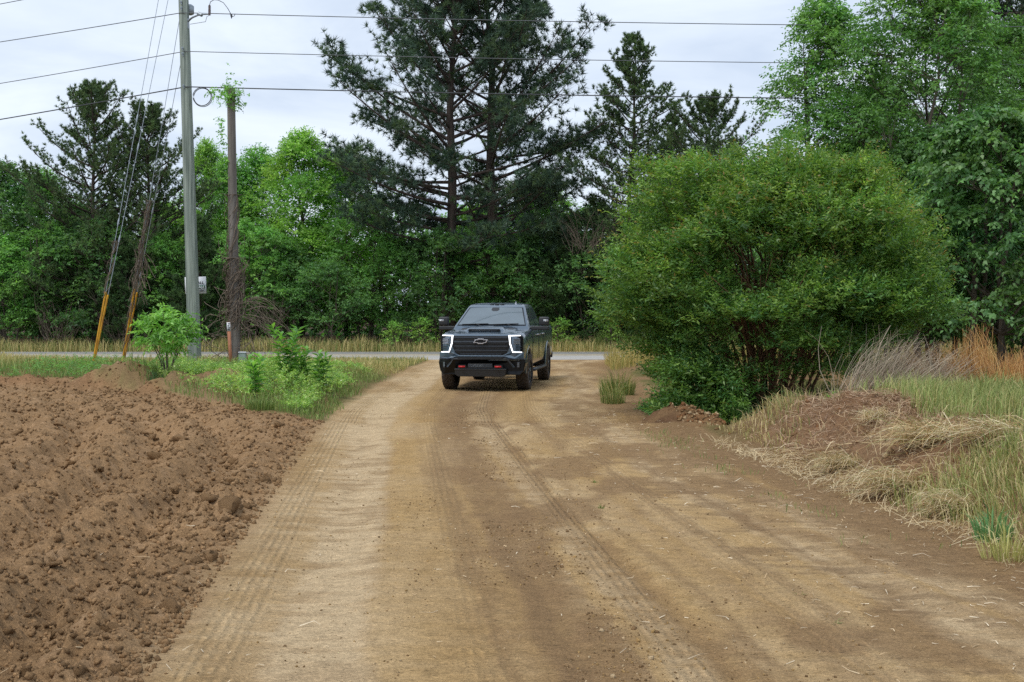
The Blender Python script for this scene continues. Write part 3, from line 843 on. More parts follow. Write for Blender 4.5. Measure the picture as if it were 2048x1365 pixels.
    return tb.mesh('trunk', bark or M_PINEBARK, smooth=True), cbuf.mesh('crown', M_NEEDLE)

def plant_tree(name, meshes, px, D, label, cat, group=None, sc=1.0, rz=0.0, dz=0.0, parts=('trunk', 'crown'), sx=None):
    x = wx(px, D)
    e = empty(name, (x, D, tz(x, D) + dz), rz, label, cat, group)
    e.scale = (sx or sc, sx or sc, sc)
    for nme, me in zip(parts, meshes):
        link_mesh(nme, me, e)
    return e

# --- the tall pair of long-needled pines in the middle
PN = [S(58, 82, 64), S(66, 92, 68), S(50, 74, 60), S(78, 102, 60)]
pinA = conifer('pine', 5, 23.0, 7.4, 0.18, 74, 12, 4, 20, 0.33, 0.038, PN, 0.30, 4, 58, 0.25, 0.52, 0.8, 0.2, dead=8, jag=0.24, puffs=20, low=0.72)
pinB = conifer('pine', 9, 24.0, 7.2, 0.16, 78, 12, 4, 20, 0.33, 0.038, PN, 0.32, 4, 58, 0.25, 0.52, 0.8, 0.2, dead=8, jag=0.24, puffs=20, low=0.72)
plant_tree('pine_tree', pinA, 905, 63, 'tall long-needled pine, left trunk of the pair behind the pickup', 'pine tree', 'pair of tall pines in the middle')
plant_tree('pine_tree', pinB, 985, 64, 'tall long-needled pine, right trunk of the pair behind the pickup', 'pine tree', 'pair of tall pines in the middle', rz=1.0)
# --- short-needled pines
VN = [S(72, 98, 56), S(82, 108, 60), S(62, 88, 54), S(92, 116, 60)]
virA = conifer('pine', 21, 13.2, 4.4, 0.10, 88, 20, 7, 16, 0.19, 0.032, VN, 0.15, -6, 36, 0.55, 0.6, 0.55, 0.2, jag=0.42)
virB = conifer('pine', 25, 15.6, 4.0, 0.14, 92, 18, 7, 16, 0.19, 0.032, VN, 0.16, -2, 34, 0.5, 0.75, 0.55, 0.2, jag=0.35)
plant_tree('pine_tree', virA, 186, 62, 'dark layered pine, first tall one from the left edge, left of the guy wires', 'pine tree')
plant_tree('pine_tree', virA, 303, 63, 'wide thin-topped pine rising behind the upper guy wires', 'pine tree', sc=0.93, rz=2.3)
plant_tree('pine_tree', virB, 1262, 61, 'slender pointed pine just right of the tall pair', 'pine tree')
plant_tree('pine_tree', virA, 1412, 60, 'wide dark pine peeking over the left shoulder of the big shrub', 'pine tree', sc=0.93, rz=4.0)
plant_tree('pine_tree', virB, 1345, 66, 'thin pine half hidden between the pointed pine and the big shrub', 'pine tree', sc=0.78, rz=1.2)
young = conifer('pine', 33, 6.4, 2.0, 0.03, 60, 13, 6, 20, 0.19, 0.034, [S(62, 92, 46), S(74, 104, 50), S(54, 82, 44)], 0.08, 5, 50, 0.45, 0.9, 0.9, 0.15)
plant_tree('young_pine', young, 398, 60, 'young bushy pine behind the foot of the wooden power pole', 'young pine')
plant_tree('young_pine', young, 250, 60, 'young bushy pine behind the yellow guy guards', 'young pine', sc=0.85, rz=2)
plant_tree('young_pine', young, 1130, 61, 'young dark pine behind the right door mirror of the pickup', 'young pine', sc=1.0, rz=3.3)
plant_tree('pine_tree', conifer('pine', 41, 17.5, 4.4, 0.45, 60, 16, 6, 24, 0.28, 0.034, PN, 0.26, -8, 45, 0.2, 0.5), 2062, 47, 'dark pine in the top right corner behind the broad-leaved trees', 'pine tree')

# --- broad-leaved trees of the wood behind the road
blA = broadleaf('tree', 51, 11.0, 3.0, 0.08, 54, 84, 7, 0.62, 0.19, 0.115, G_LIGHT, 'oval', 0.13, 0.25, 0.10)
blB = broadleaf('tree', 52, 10.4, 2.1, 0.06, 46, 74, 7, 0.58, 0.18, 0.105, G_MID, 'column', 0.11, 0.3, 0.10)
blC = broadleaf('tree', 53, 9.0, 2.9, 0.08, 46, 66, 7, 0.6, 0.19, 0.115, G_DARK, 'oval', 0.13, 0.35, 0.12)
for me, px, D, lab, sc, rz, sx in (
    (blA, 604, 65, 'bright green rounded tree left of the tall pines', 1.0, 0.0, 1.0),
    (blA, 692, 68, 'bright yellow-green tree whose crown meets the left pine', 0.93, 2.0, 0.9),
    (blB, 515, 67, 'narrow light green tree right of the ivy-topped snag', 1.0, 1.0, 0.9),
    (blA, 412, 69, 'light green tree showing behind the wooden power pole', 1.0, 4.0, 0.62),
    (blB, 462, 66, 'mid green slim tree straight behind the ivy-topped snag', 0.94, 3.0, 0.8),
    (blC, 8, 63, 'dark broad-leaved tree cut by the left edge of the picture', 1.02, 0.5, 0.9),
    (blB, 82, 66, 'pale green tree between the left edge and the first pine', 0.88, 2.2, 1.1),
    (blC, 150, 68, 'dark broad-leaved tree under the first pine from the left', 0.85, 3.0, 1.0),
    (blA, 1075, 72, 'bright green tree glimpsed between the tall pines and the pointed pine', 0.86, 5.0, 1.1),
    (blA, 950, 74, 'bright green tree glimpsed low between the two tall pine trunks', 0.72, 1.0, 1.1),
    (blC, 1190, 70, 'dark tree in the gap left of the pointed pine', 0.86, 1.4, 1.0),
    (blA, 1310, 72, 'bright yellow-green tree low behind the pointed pine', 0.80, 2.8, 0.9),
    (blC, 1480, 64, 'dark tree behind the left half of the big shrub', 0.72, 2.0, 1.1),
    (blA, 330, 72, 'light tree in the gap between second pine and power pole', 0.72, 0.3, 0.8)):
    plant_tree('broadleaf_tree', me, px, D, lab, 'tree', sc=sc, rz=rz, sx=sx)
# understorey along the far verge
usA = broadleaf('tree', 61, 5.6, 2.3, 0.16, 30, 44, 7, 0.5, 0.16, 0.085, G_MID, 'oval', 0.07, 0.4, 0.13, stems=3)
usB = broadleaf('tree', 62, 5.6, 2.6, 0.08, 32, 46, 7, 0.5, 0.17, 0.09, G_DARK, 'dome', 0.07, 0.45, 0.14, stems=4)
plant_tree('understorey_tree', usA, 1800, 37, 'leafy low tree between the big shrub and the slim dark trunks', 'small tree', sc=0.8, rz=1.0)
plant_tree('understorey_tree', usB, 2060, 34, 'leafy low tree cut by the right edge behind the orange grass', 'small tree', sc=0.85, rz=2.0)
usC = broadleaf('tree', 63, 4.3, 2.2, 0.25, 24, 40, 7, 0.5, 0.16, 0.09, G_BLUE, 'oval', 0.05, 0.3, 0.14, stems=2)
for me, px, D, lab, sc, rz in (
    (usA, 22, 61, 'bushy understorey tree at the left end of the wood edge', 1.0, 0.2),
    (usA, 102, 61, 'bushy understorey tree at the wood edge below the pale tree', 1.1, 1.2),
    (usB, 190, 61, 'dark bushy mass under the first pine, left of the guy guards', 1.15, 2.4),
    (usA, 318, 62, 'mid green understorey tree behind the bright sapling', 1.0, 4.4),
    (usA, 505, 61, 'bright small tree just right of the vine-wrapped snag', 1.12, 5.0),
    (usC, 566, 62, 'blue-green understorey tree behind the tall weeds', 1.2, 0.9),
    (usC, 655, 60, 'small tree with bare thin stems left of the pickup', 1.0, 2.0),
    (usA, 730, 63, 'mid green understorey tree left of the pickup, behind the bare stems', 1.25, 3.0),
    (usA, 790, 62, 'understorey tree left of the left door mirror', 0.95, 0.1),
    (usB, 868, 62, 'dark understorey tree right behind the left door mirror', 1.05, 1.6),
    (usA, 960, 63, 'mid green understorey tree directly above the cab of the pickup', 1.1, 2.9),
    (usC, 1050, 62, 'blue-green understorey tree right of the cab of the pickup', 1.25, 4.0),
    (usB, 1108, 63, 'dark understorey tree beyond the tailgate of the pickup', 1.2, 5.2),
    (usC, 1182, 61, 'drooping understorey tree left of the big shrub', 1.3, 0.4),
    (usB, 1262, 62, 'dark understorey tree at the left rim of the big shrub', 1.15, 1.9),
    (usA, 1370, 62, 'understorey tree hidden low behind the big shrub', 1.0, 3.6),
    (usB, 1700, 64, 'dark understorey tree far behind the right of the big shrub', 1.1, 3.0),
    (usB, 1905, 64, 'dark understorey tree across the road behind the dark trunks', 1.0, 0.7),
    (usA, 2020, 63, 'understorey tree across the road at the right edge', 1.0, 2.7)):
    plant_tree('understorey_tree', me, px, D, lab, 'small tree', 'understorey trees along the wood edge', sc=sc, rz=rz)
sapm = broadleaf('tree', 66, 1.5, 0.7, 0.15, 9, 16, 6, 0.3, 0.12, 0.06, G_LIGHT, 'oval', 0.02, 0.3, 0.2, stems=2)
for px, D, lab, sc in ((788, 58.8, 'small bright sapling at the wood edge left of the pickup', 0.9), (1122, 59, 'small bright sapling at the wood edge beyond the tailgate', 1.0),
                       (1224, 59.2, 'small bright sapling at the wood edge left of the big shrub', 0.9), (846, 59.2, 'pale sapling just left of the left door mirror', 1.0)):
    plant_tree('sapling', sapm, px, D, lab, 'sapling', 'saplings at the wood edge', sc=sc, rz=px)

# dense wood behind everything that can be told apart
rgw = np.random.default_rng(71)
b = Buf()
n = 13000
x = -48 + 108 * rgw.random(n); y = 70 + 16 * rgw.random(n)
top = 5.2 + 3.6 * fbm(x * 0.16, y * 0.1, 3, 77) + 1.2 * fbm(x * 0.8, y * 0.8, 2, 78)
z = top * rgw.random(n) ** 0.62
P = np.stack([x, y, z], 1)
add_sprays(b, rgw, P, rand_unit(rgw, n) + np.array([0, -0.3, 0.1]), 0.9, 5, 0.34, 0.22, G_DARK + G_MID[:1], 0.3)
n = 5200
x = -48 + 108 * rgw.random(n); y = 62.5 + 7 * rgw.random(n); z = 0.1 + (1.2 + 2.6 * fbm(x * 0.3, y * 0.3, 2, 79)) * rgw.random(n) ** 0.8
add_sprays(b, rgw, np.stack([x, y, z], 1), rand_unit(rgw, n) + np.array([0, -0.3, 0.2]), 0.7, 5, 0.26, 0.16, G_DARK, 0.3)
n = 3500
x = -48 + 108 * rgw.random(n); y = 86 + 8 * rgw.random(n); z = 7.0 * rgw.random(n)
add_sprays(b, rgw, np.stack([x, y, z], 1), rand_unit(rgw, n) + np.array([0, -0.3, 0.2]), 1.2, 5, 0.8, 0.55, G_DARK, 0.3)
tag(b.build('woodland', M_LEAF), kind='stuff', label='dense dark green wood behind the nearer trees')

# --- trees on the right, this side of the road
chA = broadleaf('tree', 81, 10.6, 2.1, 0.14, 54, 66, 8, 0.55, 0.15, 0.07, [S(88, 134, 58), S(102, 150, 66), S(74, 118, 54)], 'column', 0.10, 0.55, 0.085, mat=M_GLOSSLEAF, stems=2, spread=0.08, upbias=0.5, flat=1.0)
chB = broadleaf('tree', 82, 11.2, 2.9, 0.10, 76, 76, 8, 0.55, 0.15, 0.07, [S(88, 134, 60), S(102, 148, 66), S(76, 118, 54)], 'oval', 0.12, 0.5, 0.085, mat=M_GLOSSLEAF, stems=3, spread=0.12, upbias=0.45, flat=1.0)
mpA = broadleaf('tree', 83, 6.6, 2.8, 0.10, 60, 56, 6, 0.42, 0.17, 0.11, [S(78, 122, 58), S(90, 134, 64), S(102, 144, 84), S(68, 110, 54)], 'dome', 0.09, 0.6, 0.10, mat=M_GLOSSLEAF, stems=3, spread=0.12, upbias=0.0, flat=0.45)
plant_tree('broadleaf_tree', chA, 1650, 36, 'thin open-crowned tree rising above the middle of the big shrub', 'tree', rz=0.4)
plant_tree('broadleaf_tree', chB, 1858, 34, 'tall light green tree on the right reaching out of the frame', 'tree', rz=1.4)
plant_tree('broadleaf_tree', chB, 2030, 38, 'tall light green tree at the right edge behind the drooping one', 'tree', sc=0.93, rz=3.3)
plant_tree('broadleaf_tree', chA, 1765, 39, 'narrow tree between the open-crowned and the tall light tree', 'tree', sc=0.84, rz=2.6)
plant_tree('broadleaf_tree', mpA, 1985, 30, 'dark large-leaved tree with drooping layers at the right edge', 'tree', rz=0.0)
plant_tree('broadleaf_tree', mpA, 1868, 33, 'dark large-leaved tree right behind the big shrub', 'tree', sc=0.98, rz=2.1)
plant_tree('broadleaf_tree', mpA, 1720, 36, 'dark tree filling the gap behind the top right of the big shrub', 'tree', sc=1.0, rz=4.4)
# slim dark trunks under the right-hand trees
stemb = Buf()
rgs = np.random.default_rng(88)
pth = np.stack([np.cumsum(rgs.normal(size=8)) * 0.03, np.cumsum(rgs.normal(size=8)) * 0.03, np.linspace(-0.3, 3.6, 8)], 1)
add_tube(stemb, pth, np.linspace(0.10, 0.05, 8), 7, cap=False)
for k in range(5):
    p0 = pth[3 + k % 4]; a = rgs.random() * 6.28
    p2 = p0 + np.array([math.cos(a) * 0.9, math.sin(a) * 0.9, 0.8])
    add_tube(stemb, bez(p0, (p0 + p2) / 2, p2, 4), np.linspace(0.03, 0.008, 4), 5, cap=False)
stem_me = stemb.mesh('trunk', M_BARK, True)
crb = Buf()
P = np.array([0, 0, 3.3]) + rgs.normal(size=(220, 3)) * np.array([0.7, 0.7, 0.55])
add_sprays(crb, rgs, P, rand_unit(rgs, 220), 0.4, 6, 0.14, 0.075, [S(54, 94, 54), S(62, 104, 60)], 0.4)
stem_cr = crb.mesh('crown', M_LEAF)
for px, D, lab, sc in ((1840, 30.5, 'slim dark-trunked tree nearest the grey dead weeds', 1.0), (1862, 31.5, 'slim dark-trunked tree behind the first orange grass clump', 1.1),
                       (1905, 32, 'slim dark-trunked tree in the gap where the road shows through', 0.9), (1948, 30, 'slim dark-trunked tree behind the tallest orange grass clump', 1.0),
                       (2006, 31, 'slim dark-trunked tree under the drooping branches at the right', 1.2)):
    plant_tree('slim_tree', (stem_me, stem_cr), px, D, lab, 'slim tree', 'slim trees under the right-hand canopy', sc=sc, rz=px * 1.7)

# --- the big many-stemmed shrub beside the track
def big_shrub():
    rg = np.random.default_rng(95)
    tb, cb_ = Buf(), Buf()
    H, R = 5.15, 2.85
    n_st = 38
    ends = []
    for k in range(n_st):
        a = k * 2.399 + rg.normal() * 0.3
        q = math.sqrt((k + 0.5) / n_st)
        b0 = np.array([0.45 * q * math.cos(a), 0.4 * q * math.sin(a), -0.4])
        e = np.array([R * 0.82 * q * math.cos(a), R * 0.8 * q * math.sin(a), H * (0.76 - 0.40 * q ** 2.4)])
        m = b0 * 0.4 + e * 0.6 * np.array([0.55, 0.55, 0]) + np.array([0, 0, e[2] * 0.55])
        p = bez(b0, m, e, 8) + np.append(np.zeros((1, 3)), rg.normal(size=(7, 3)) * 0.03, 0)
        add_tube(tb, p, np.linspace(0.035 + 0.015 * rg.random(), 0.008, 8), 6, cap=False)
        for j in range(9):
            i = 2 + j % 5
            p0 = p[i] + (p[i + 1] - p[i]) * rg.random()
            a2 = a + rg.normal() * 1.1
            d = np.array([math.cos(a2) * 0.7, math.sin(a2) * 0.7, 0.9 + 0.2 * rg.normal()])
            p2 = p0 + d * (0.5 + 0.6 * rg.random())
            add_tube(tb, bez(p0, (p0 + p2) / 2 + rg.normal(size=3) * 0.05, p2, 4), np.linspace(0.014, 0.005, 4), 4, cap=False)
    # leafy lobes over an uneven dome, open towards the stems low down
    lob = []
    heads = [(-1.40, -0.4, 3.75, 0.95), (0.15, -0.2, 4.0, 1.15), (1.50, -0.3, 3.72, 1.0), (-2.15, -0.5, 2.75, 0.95), (2.15, -0.5, 2.75, 0.98), (-0.75, -1.4, 3.1, 1.0), (0.9, -1.5, 3.05, 1.05),
             (-1.65, -1.5, 2.05, 0.9), (0.15, -1.9, 1.95, 0.8), (1.85, -1.4, 1.9, 0.9), (-2.35, -0.4, 1.8, 0.75), (2.4, -0.2, 1.85, 0.8), (0.0, 1.1, 3.4, 1.35), (-1.5, 1.1, 2.6, 1.2), (1.6, 1.1, 2.6, 1.2), (-0.5, -0.8, 3.6, 0.9), (0.9, -0.7, 3.7, 0.9)]
    for (hx, hy, hz_, hr) in heads:
        hx, hy, hz_, hr = hx * 0.97 - 0.06 + 0.1 * rg.normal(), hy * 0.95, hz_ * 0.95 + 0.12 * rg.normal(), hr * (0.74 + 0.14 * rg.random())
        m = int(21 * hr * hr) + 5
        for k in range(m):
            a = k * 2.399 + rg.random()
            el = math.asin(-0.30 + 1.28 * (k + 0.5) / m)
            q = hr * (0.72 + 0.42 * rg.random())
            x, y, z = hx + q * math.cos(el) * math.cos(a), hy + q * math.cos(el) * math.sin(a), hz_ + q * math.sin(el) * 0.92
            if 1.5 < z < 2.9 and -0.7 < x < 0.9 and y < -0.3 and rg.random() < 0.4: continue
            lob.append((x, y, z, 0.22 + 0.26 * rg.random(), math.atan2(y, x)))
            if el > 0.2 and rg.random() < 0.5:    # shoots standing out of the outline
                lob.append((x * 1.05 + 0.1 * rg.normal(), y * 1.05, z + 0.16 + 0.30 * rg.random(), 0.12, math.atan2(y, x)))
    for k in range(95):                           # skirt, lower on the side by the track
        a = k * 2.399
        x = R * 0.86 * math.cos(a); y = R * 0.8 * math.sin(a)
        lo = 0.15 if x < -0.7 else (0.35 if x < 0.6 else 0.6)
        if y > 0: lo = 0.6
        hz = 1.7 * rg.random() ** 0.8; sq = min(1.0, 0.62 + 0.26 * hz) * (0.82 + 0.25 * rg.random())
        lob.append((x * sq, y * sq, lo + hz, 0.28 + 0.22 * rg.random(), a))
    for k in range(34):                            # leafy tongue reaching down to the grass on the left
        lob.append((-1.0 - 1.05 * rg.random(), -0.9 - 1.0 * rg.random(), -0.15 + 1.2 * rg.random(), 0.28, 2.5 + rg.random() * 2))
    cols = [S(100, 138, 50), S(112, 148, 52), S(88, 128, 52), S(80, 126, 60), S(130, 158, 58)]
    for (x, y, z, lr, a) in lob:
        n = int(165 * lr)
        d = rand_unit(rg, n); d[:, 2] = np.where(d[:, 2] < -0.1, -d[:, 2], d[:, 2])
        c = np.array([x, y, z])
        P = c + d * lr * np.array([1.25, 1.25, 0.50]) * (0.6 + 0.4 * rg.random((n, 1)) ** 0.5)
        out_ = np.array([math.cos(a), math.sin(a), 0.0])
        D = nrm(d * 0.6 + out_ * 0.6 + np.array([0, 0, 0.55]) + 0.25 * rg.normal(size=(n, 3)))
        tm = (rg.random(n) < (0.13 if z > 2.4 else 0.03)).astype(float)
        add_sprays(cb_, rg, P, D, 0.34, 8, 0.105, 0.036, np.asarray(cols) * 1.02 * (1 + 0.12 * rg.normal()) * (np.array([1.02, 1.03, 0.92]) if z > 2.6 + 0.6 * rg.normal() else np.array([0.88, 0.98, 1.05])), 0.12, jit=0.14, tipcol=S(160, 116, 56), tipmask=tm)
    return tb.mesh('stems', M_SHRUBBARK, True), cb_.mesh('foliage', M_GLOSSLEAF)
M_SHRUBBARK = bark_mat('shrub_bark', S(92, 66, 50), S(140, 106, 82), 7)
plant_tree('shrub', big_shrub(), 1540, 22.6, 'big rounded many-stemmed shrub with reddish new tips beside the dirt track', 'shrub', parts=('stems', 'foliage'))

# --- bright sapling in front of the power pole
rg = np.random.default_rng(131)
tb, lf = Buf(), Buf()
for k in range(8):
    a = k * 2.4; q = 0.25 + 0.3 * rg.random()
    e = np.array([q * 1.9 * math.cos(a), q * 1.9 * math.sin(a), 1.25 + 0.35 * rg.random() - 0.25 * q])
    p = bez((0.03 * math.cos(a), 0.03 * math.sin(a), -0.1), (0.1 * math.cos(a), 0.1 * math.sin(a), 0.7), e, 7)
    add_tube(tb, p, np.linspace(0.016, 0.005, 7), 5, cap=False)
n = 215
d = rand_unit(rg, n)
P = np.array([0.0, 0, 1.10]) + d * np.array([0.60, 0.55, 0.46]) * (0.45 + 0.55 * rg.random((n, 1)) ** 0.5)
D = nrm(d * np.array([1, 1, 0.4]) + np.array([0, 0, 0.45]) + 0.2 * rg.normal(size=(n, 3)))
add_sprays(lf, rg, P, D, 0.28, 9, 0.15, 0.055, [S(108, 166, 50), S(122, 180, 58), S(92, 148, 48), S(140, 188, 84)], 0.5, jit=0.1)
plant_tree('sapling', (tb.mesh('stems', M_BARK, True), lf.mesh('foliage', M_GLOSSLEAF)), 335, 27.3, 'bright green leafy sapling in front of the wooden power pole', 'sapling', parts=('stems', 'foliage'), dz=0.02)

# --- dead brush tangles at the wood edge
def tangle(seed, r, h, n):
    rg = np.random.default_rng(seed); b = Buf()
    for k in range(n):
        a = rg.random() * 6.28; q = r * rg.random() ** 0.6
        p0 = np.array([q * 0.6 * math.cos(a), q * 0.4 * math.sin(a), h * 0.25 * rg.random()])
        a2 = a + rg.normal()
        p2 = p0 + np.array([math.cos(a2) * r * 0.8, math.sin(a2) * r * 0.5, h * (0.2 + 0.7 * rg.random())])
        pm = (p0 + p2) / 2 + rg.normal(size=3) * r * 0.25
        pp = bez(p0, pm, p2, 6)
        add_tube(b, pp, np.linspace(0.013, 0.005, 6), 4, cap=False)
        P0 = pp[rg.integers(2, 6, 5)]; add_twigs(b, P0, P0 + rg.normal(size=(5, 3)) * r * 0.22, 0.005)
    return b.mesh('dead_twigs', M_DEADVINE, True)
tg = tangle(141, 1.2, 2.4, 46)
for px, D, lab, dz, sc in ((122, 59.6, 'grey tangle of dead twigs at the wood edge far left', 0.2, 1.0), (548, 59.6, 'grey tangle of dead twigs behind the tall weeds', 0.9, 0.9),
                       (1172, 59.4, 'grey tangle of dead twigs hanging high left of the big shrub', 4.6, 0.95), (245, 59.7, 'tangle of dead twigs behind the yellow guy guards', 0.1, 0.9)):
    x = wx(px, D)
    o = link_mesh('dead_brush', tg); o.location = (x, D, tz(x, D) + dz); o.rotation_euler = (0, 0, px); o.scale = (sc,) * 3
    tag(o, lab, 'dead brush', 'tangles of dead twigs at the wood edge')
# ------------------------------------------------------------------ grasses, weeds and straw
rg = np.random.default_rng(201)
def Pz(x, y, dz=0.0, fine=True):
    return np.stack([x, y, terrain(x, y, fine) + dz], 1)
WHEAT = [S(196, 178, 110), S(210, 188, 120), S(176, 164, 98), S(160, 160, 88)]
GREEN_G = [S(112, 138, 60), S(126, 150, 68), S(98, 124, 54), S(146, 156, 82)]
# far verge beyond the road
b = Buf()
n = 26000; x = -32 + 66 * rg.random(n); y = 57.4 + 2.8 * rg.random(n) ** 0.8
dens = fbm(x * 0.7, y * 0.7, 2, 203)
k = rg.random(n) < 0.35 + dens
add_blades(b, rg, Pz(x[k], y[k]), (0.30 + 0.45 * rg.random(k.sum())) * (0.5 + dens[k]), 0.022, rg.normal(size=(k.sum(), 2)) * 0.25, pick_cols(rg, k.sum(), WHEAT + GREEN_G[:1]))
n = 6000; x = 4 + 14 * rg.random(n); y = 59.2 + 1.6 * rg.random(n)
add_blades(b, rg, Pz(x, y), 0.5 + 0.7 * rg.random(n), 0.025, rg.normal(size=(n, 2)) * 0.25, pick_cols(rg, n, GREEN_G))
n = 7000; x = -30 + 62 * rg.random(n); y = 60 + 1.6 * rg.random(n)
add_blades(b, rg, Pz(x, y), 0.3 + 0.4 * rg.random(n), 0.03, rg.normal(size=(n, 2)) * 0.4, pick_cols(rg, n, [S(132, 92, 66), S(112, 84, 60), S(96, 104, 56)]))
tag(b.build('verge_grass', M_GRASS), kind='stuff', label='tall yellow grass along the far side of the asphalt road')
# near verge, this side of the road
b = Buf()
n = 38000; y = 37.5 + 11.5 * rg.random(n); x = -28 + 25.2 * rg.random(n)
dens = fbm(x * 0.5, y * 0.5, 3, 205)
k = (x < -3.4 + 0.8 * (dens - 0.5) - 0.0 * y) & (rg.random(n) < 0.4 + dens)
kk = k.sum()
add_blades(b, rg, Pz(x[k], y[k]), (0.07 + 0.20 * rg.random(kk)) * (0.5 + 0.9 * dens[k]), 0.018, rg.normal(size=(kk, 2)) * 0.25, pick_cols(rg, kk, WHEAT + GREEN_G[:1]))
n = 11000; y = 37 + 11.6 * rg.random(n); x = 3.1 + 20 * rg.random(n) ** 1.3
k = (x > xr_(y) + 0.0) & (y > 37.5 + 1.2 * fbm(x, y, 2, 207))
kk = k.sum()
add_blades(b, rg, Pz(x[k], y[k]), 0.3 + 0.45 * rg.random(kk), 0.018, rg.normal(size=(kk, 2)) * 0.25, pick_cols(rg, kk, [S(192, 168, 96), S(176, 158, 84), S(150, 146, 72)]))
tag(b.build('verge_grass', M_GRASS), kind='stuff', label='tall wheat-coloured grass along the near side of the asphalt road')
# green growth on the left bank: grass and small-leaved weeds
b = Buf()
n = 24000; y = 27 + 11.5 * rg.random(n); x = -22 + 14.5 * rg.random(n)
dens = fbm(x * 0.7, y * 0.5, 3, 211)
k = (y > yb_(x) + 0.5 + 1.6 * (dens - 0.5)) & (rg.random(n) < 1.2 * dens + 0.15) & ~((np.abs(x + 8.9) < 1.0) & (y < 28.6)) & ~((np.abs(x + 8) < 0.8) & (np.abs(y - 29.5) < 1.2))
kk = k.sum()
dry = sstep(31, 36, y[k])[:, None]
c = pick_cols(rg, kk, GREEN_G) * (1 - dry) + pick_cols(rg, kk, WHEAT) * dry
add_blades(b, rg, Pz(x[k], y[k]), (0.12 + 0.26 * rg.random(kk)) * (0.5 + dens[k]), 0.016, rg.normal(size=(kk, 2)) * 0.3, c)
n = 26000; y = 19.6 + 19 * rg.random(n); x = -8.6 + 6.2 * rg.random(n)
dens = fbm(x * 0.9, y * 0.6, 3, 213)
edge = xl_(y) - 0.15 - 0.5 * sstep(22, 30, y) * rg.random(n)
k = (y > yb_(x) + 0.15 + 0.7 * (dens - 0.5)) & (x < edge + 0.5 * (dens - 0.5)) & (rg.random(n) < 1.3 * dens + 0.1) & ~((np.abs(x + 6.2) < 0.7) & (np.abs(y - 26.2) < 0.4))
kk = k.sum()
dry = (sstep(31, 36, y[k]) * 0.9)[:, None]
c = pick_cols(rg, kk, GREEN_G) * (1 - dry) + pick_cols(rg, kk, WHEAT) * dry
add_blades(b, rg, Pz(x[k], y[k]), (0.10 + 0.24 * rg.random(kk)) * (0.5 + 0.8 * dens[k]) * (0.3 + 0.7 * sstep(0.0, 0.9, (xl_(y) - x)[k])), 0.013, rg.normal(size=(kk, 2)) * 0.35, c)
tag(b.build('bank_grass', M_GRASS), kind='stuff', label='green grass on the bank between ploughed field and road')
b = Buf()
n = 9500; y = 20.6 + 14 * rg.random(n) ** 1.2; x = -8.2 + 5.0 * rg.random(n)
dens = fbm(x * 0.8 + 5, y * 0.5, 3, 217)
hump = 0.42 * np.exp(-(((x + 5.1) / 1.5) ** 2 + ((y - 25.5) / 3.0) ** 2)) + 0.12
k = (y > yb_(x) + 0.7) & (x < xl_(y) - 0.55) & (dens > 0.40)
kk = k.sum()
P = Pz(x[k], y[k]); P[:, 2] += (hump[k] + 0.10) * rg.random(kk) ** 0.5 * (0.3 + 2.2 * (dens[k] - 0.36))
D = nrm(np.stack([rg.normal(size=kk), rg.normal(size=kk), 0.7 + 0.3 * rg.random(kk)], 1))
add_sprays(b, rg, P, D, 0.20, 7, 0.062, 0.036, [S(112, 148, 64), S(126, 162, 70), S(98, 134, 58), S(146, 168, 84)], 0.2, jit=0.14)
kf = rg.random(kk) < 0.010
Pf = P[kf] + np.array([0, 0, 0.12]); nf = len(Pf)
add_leaves(b, Pf, rand_unit(rg, nf), np.tile([0, 0, 1.0], (nf, 1)), 0.045, 0.04, S(236, 232, 214))
n = 1500; y = 29 + 5 * rg.random(n); x = -12.5 + 5.5 * rg.random(n)
k = fbm(x * 0.9, y * 0.9, 3, 219) > 0.52
kk = k.sum(); P = Pz(x[k], y[k]); P[:, 2] += 0.25 * rg.random(kk)
add_sprays(b, rg, P, nrm(np.stack([rg.normal(size=kk), rg.normal(size=kk), 0.8 + 0 * P[:, 0]], 1)), 0.22, 8, 0.06, 0.03, [S(84, 130, 62), S(98, 142, 66)], 0.2)
tag(b.build('bank_weeds', M_LEAF), kind='stuff', label='small-leaved green weeds with white flowers covering the left bank')

# tall broad-leaved weeds standing on the left bank
def weed(seed, h, nst, ll):
    rg = np.random.default_rng(seed); st, lf = Buf(), Buf()
    for s in range(nst):
        a = s * 2.4 + rg.random(); lean = 0.10 + 0.16 * rg.random()
        hh = h * (0.7 + 0.35 * rg.random()) if s else h
        e = np.array([lean * h * math.cos(a), lean * h * math.sin(a), hh])
        p = bez((0.03 * math.cos(a), 0.03 * math.sin(a), -0.05), e * np.array([0.4, 0.4, 0.5]), e, 8)
        add_tube(st, p, np.linspace(0.012, 0.004, 8), 5, cap=False)
        m = int(30 * hh)
        t = 0.25 + 0.75 * (np.arange(m) + 0.5) / m
        i0 = np.minimum((t * 7).astype(int), 6)
        B = p[i0] + (p[i0 + 1] - p[i0]) * (t * 7 - i0)[:, None]
        az = np.arange(m) * 2.399 + rg.normal(size=m) * 0.3
        D = np.stack([np.cos(az), np.sin(az), 0.25 + 0.9 * t ** 3], 1)
        add_leaves(lf, B, D, np.array([0, 0, 1.0]) + 0.2 * rg.normal(size=(m, 3)), ll * (0.7 + 0.4 * rg.random(m)), ll * 0.34, pick_cols(rg, m, [S(84, 138, 54), S(98, 154, 60), S(120, 172, 62)], 0.1), 0.3)
    return st.mesh('stem', M_WEEDSTEM, True), lf.mesh('foliage', M_GLOSSLEAF)
M_WEEDSTEM = plain('green_stem', S(104, 128, 64), 0.6)
wA, wB = weed(231, 1.22, 5, 0.24), weed(233, 0.80, 4, 0.22)
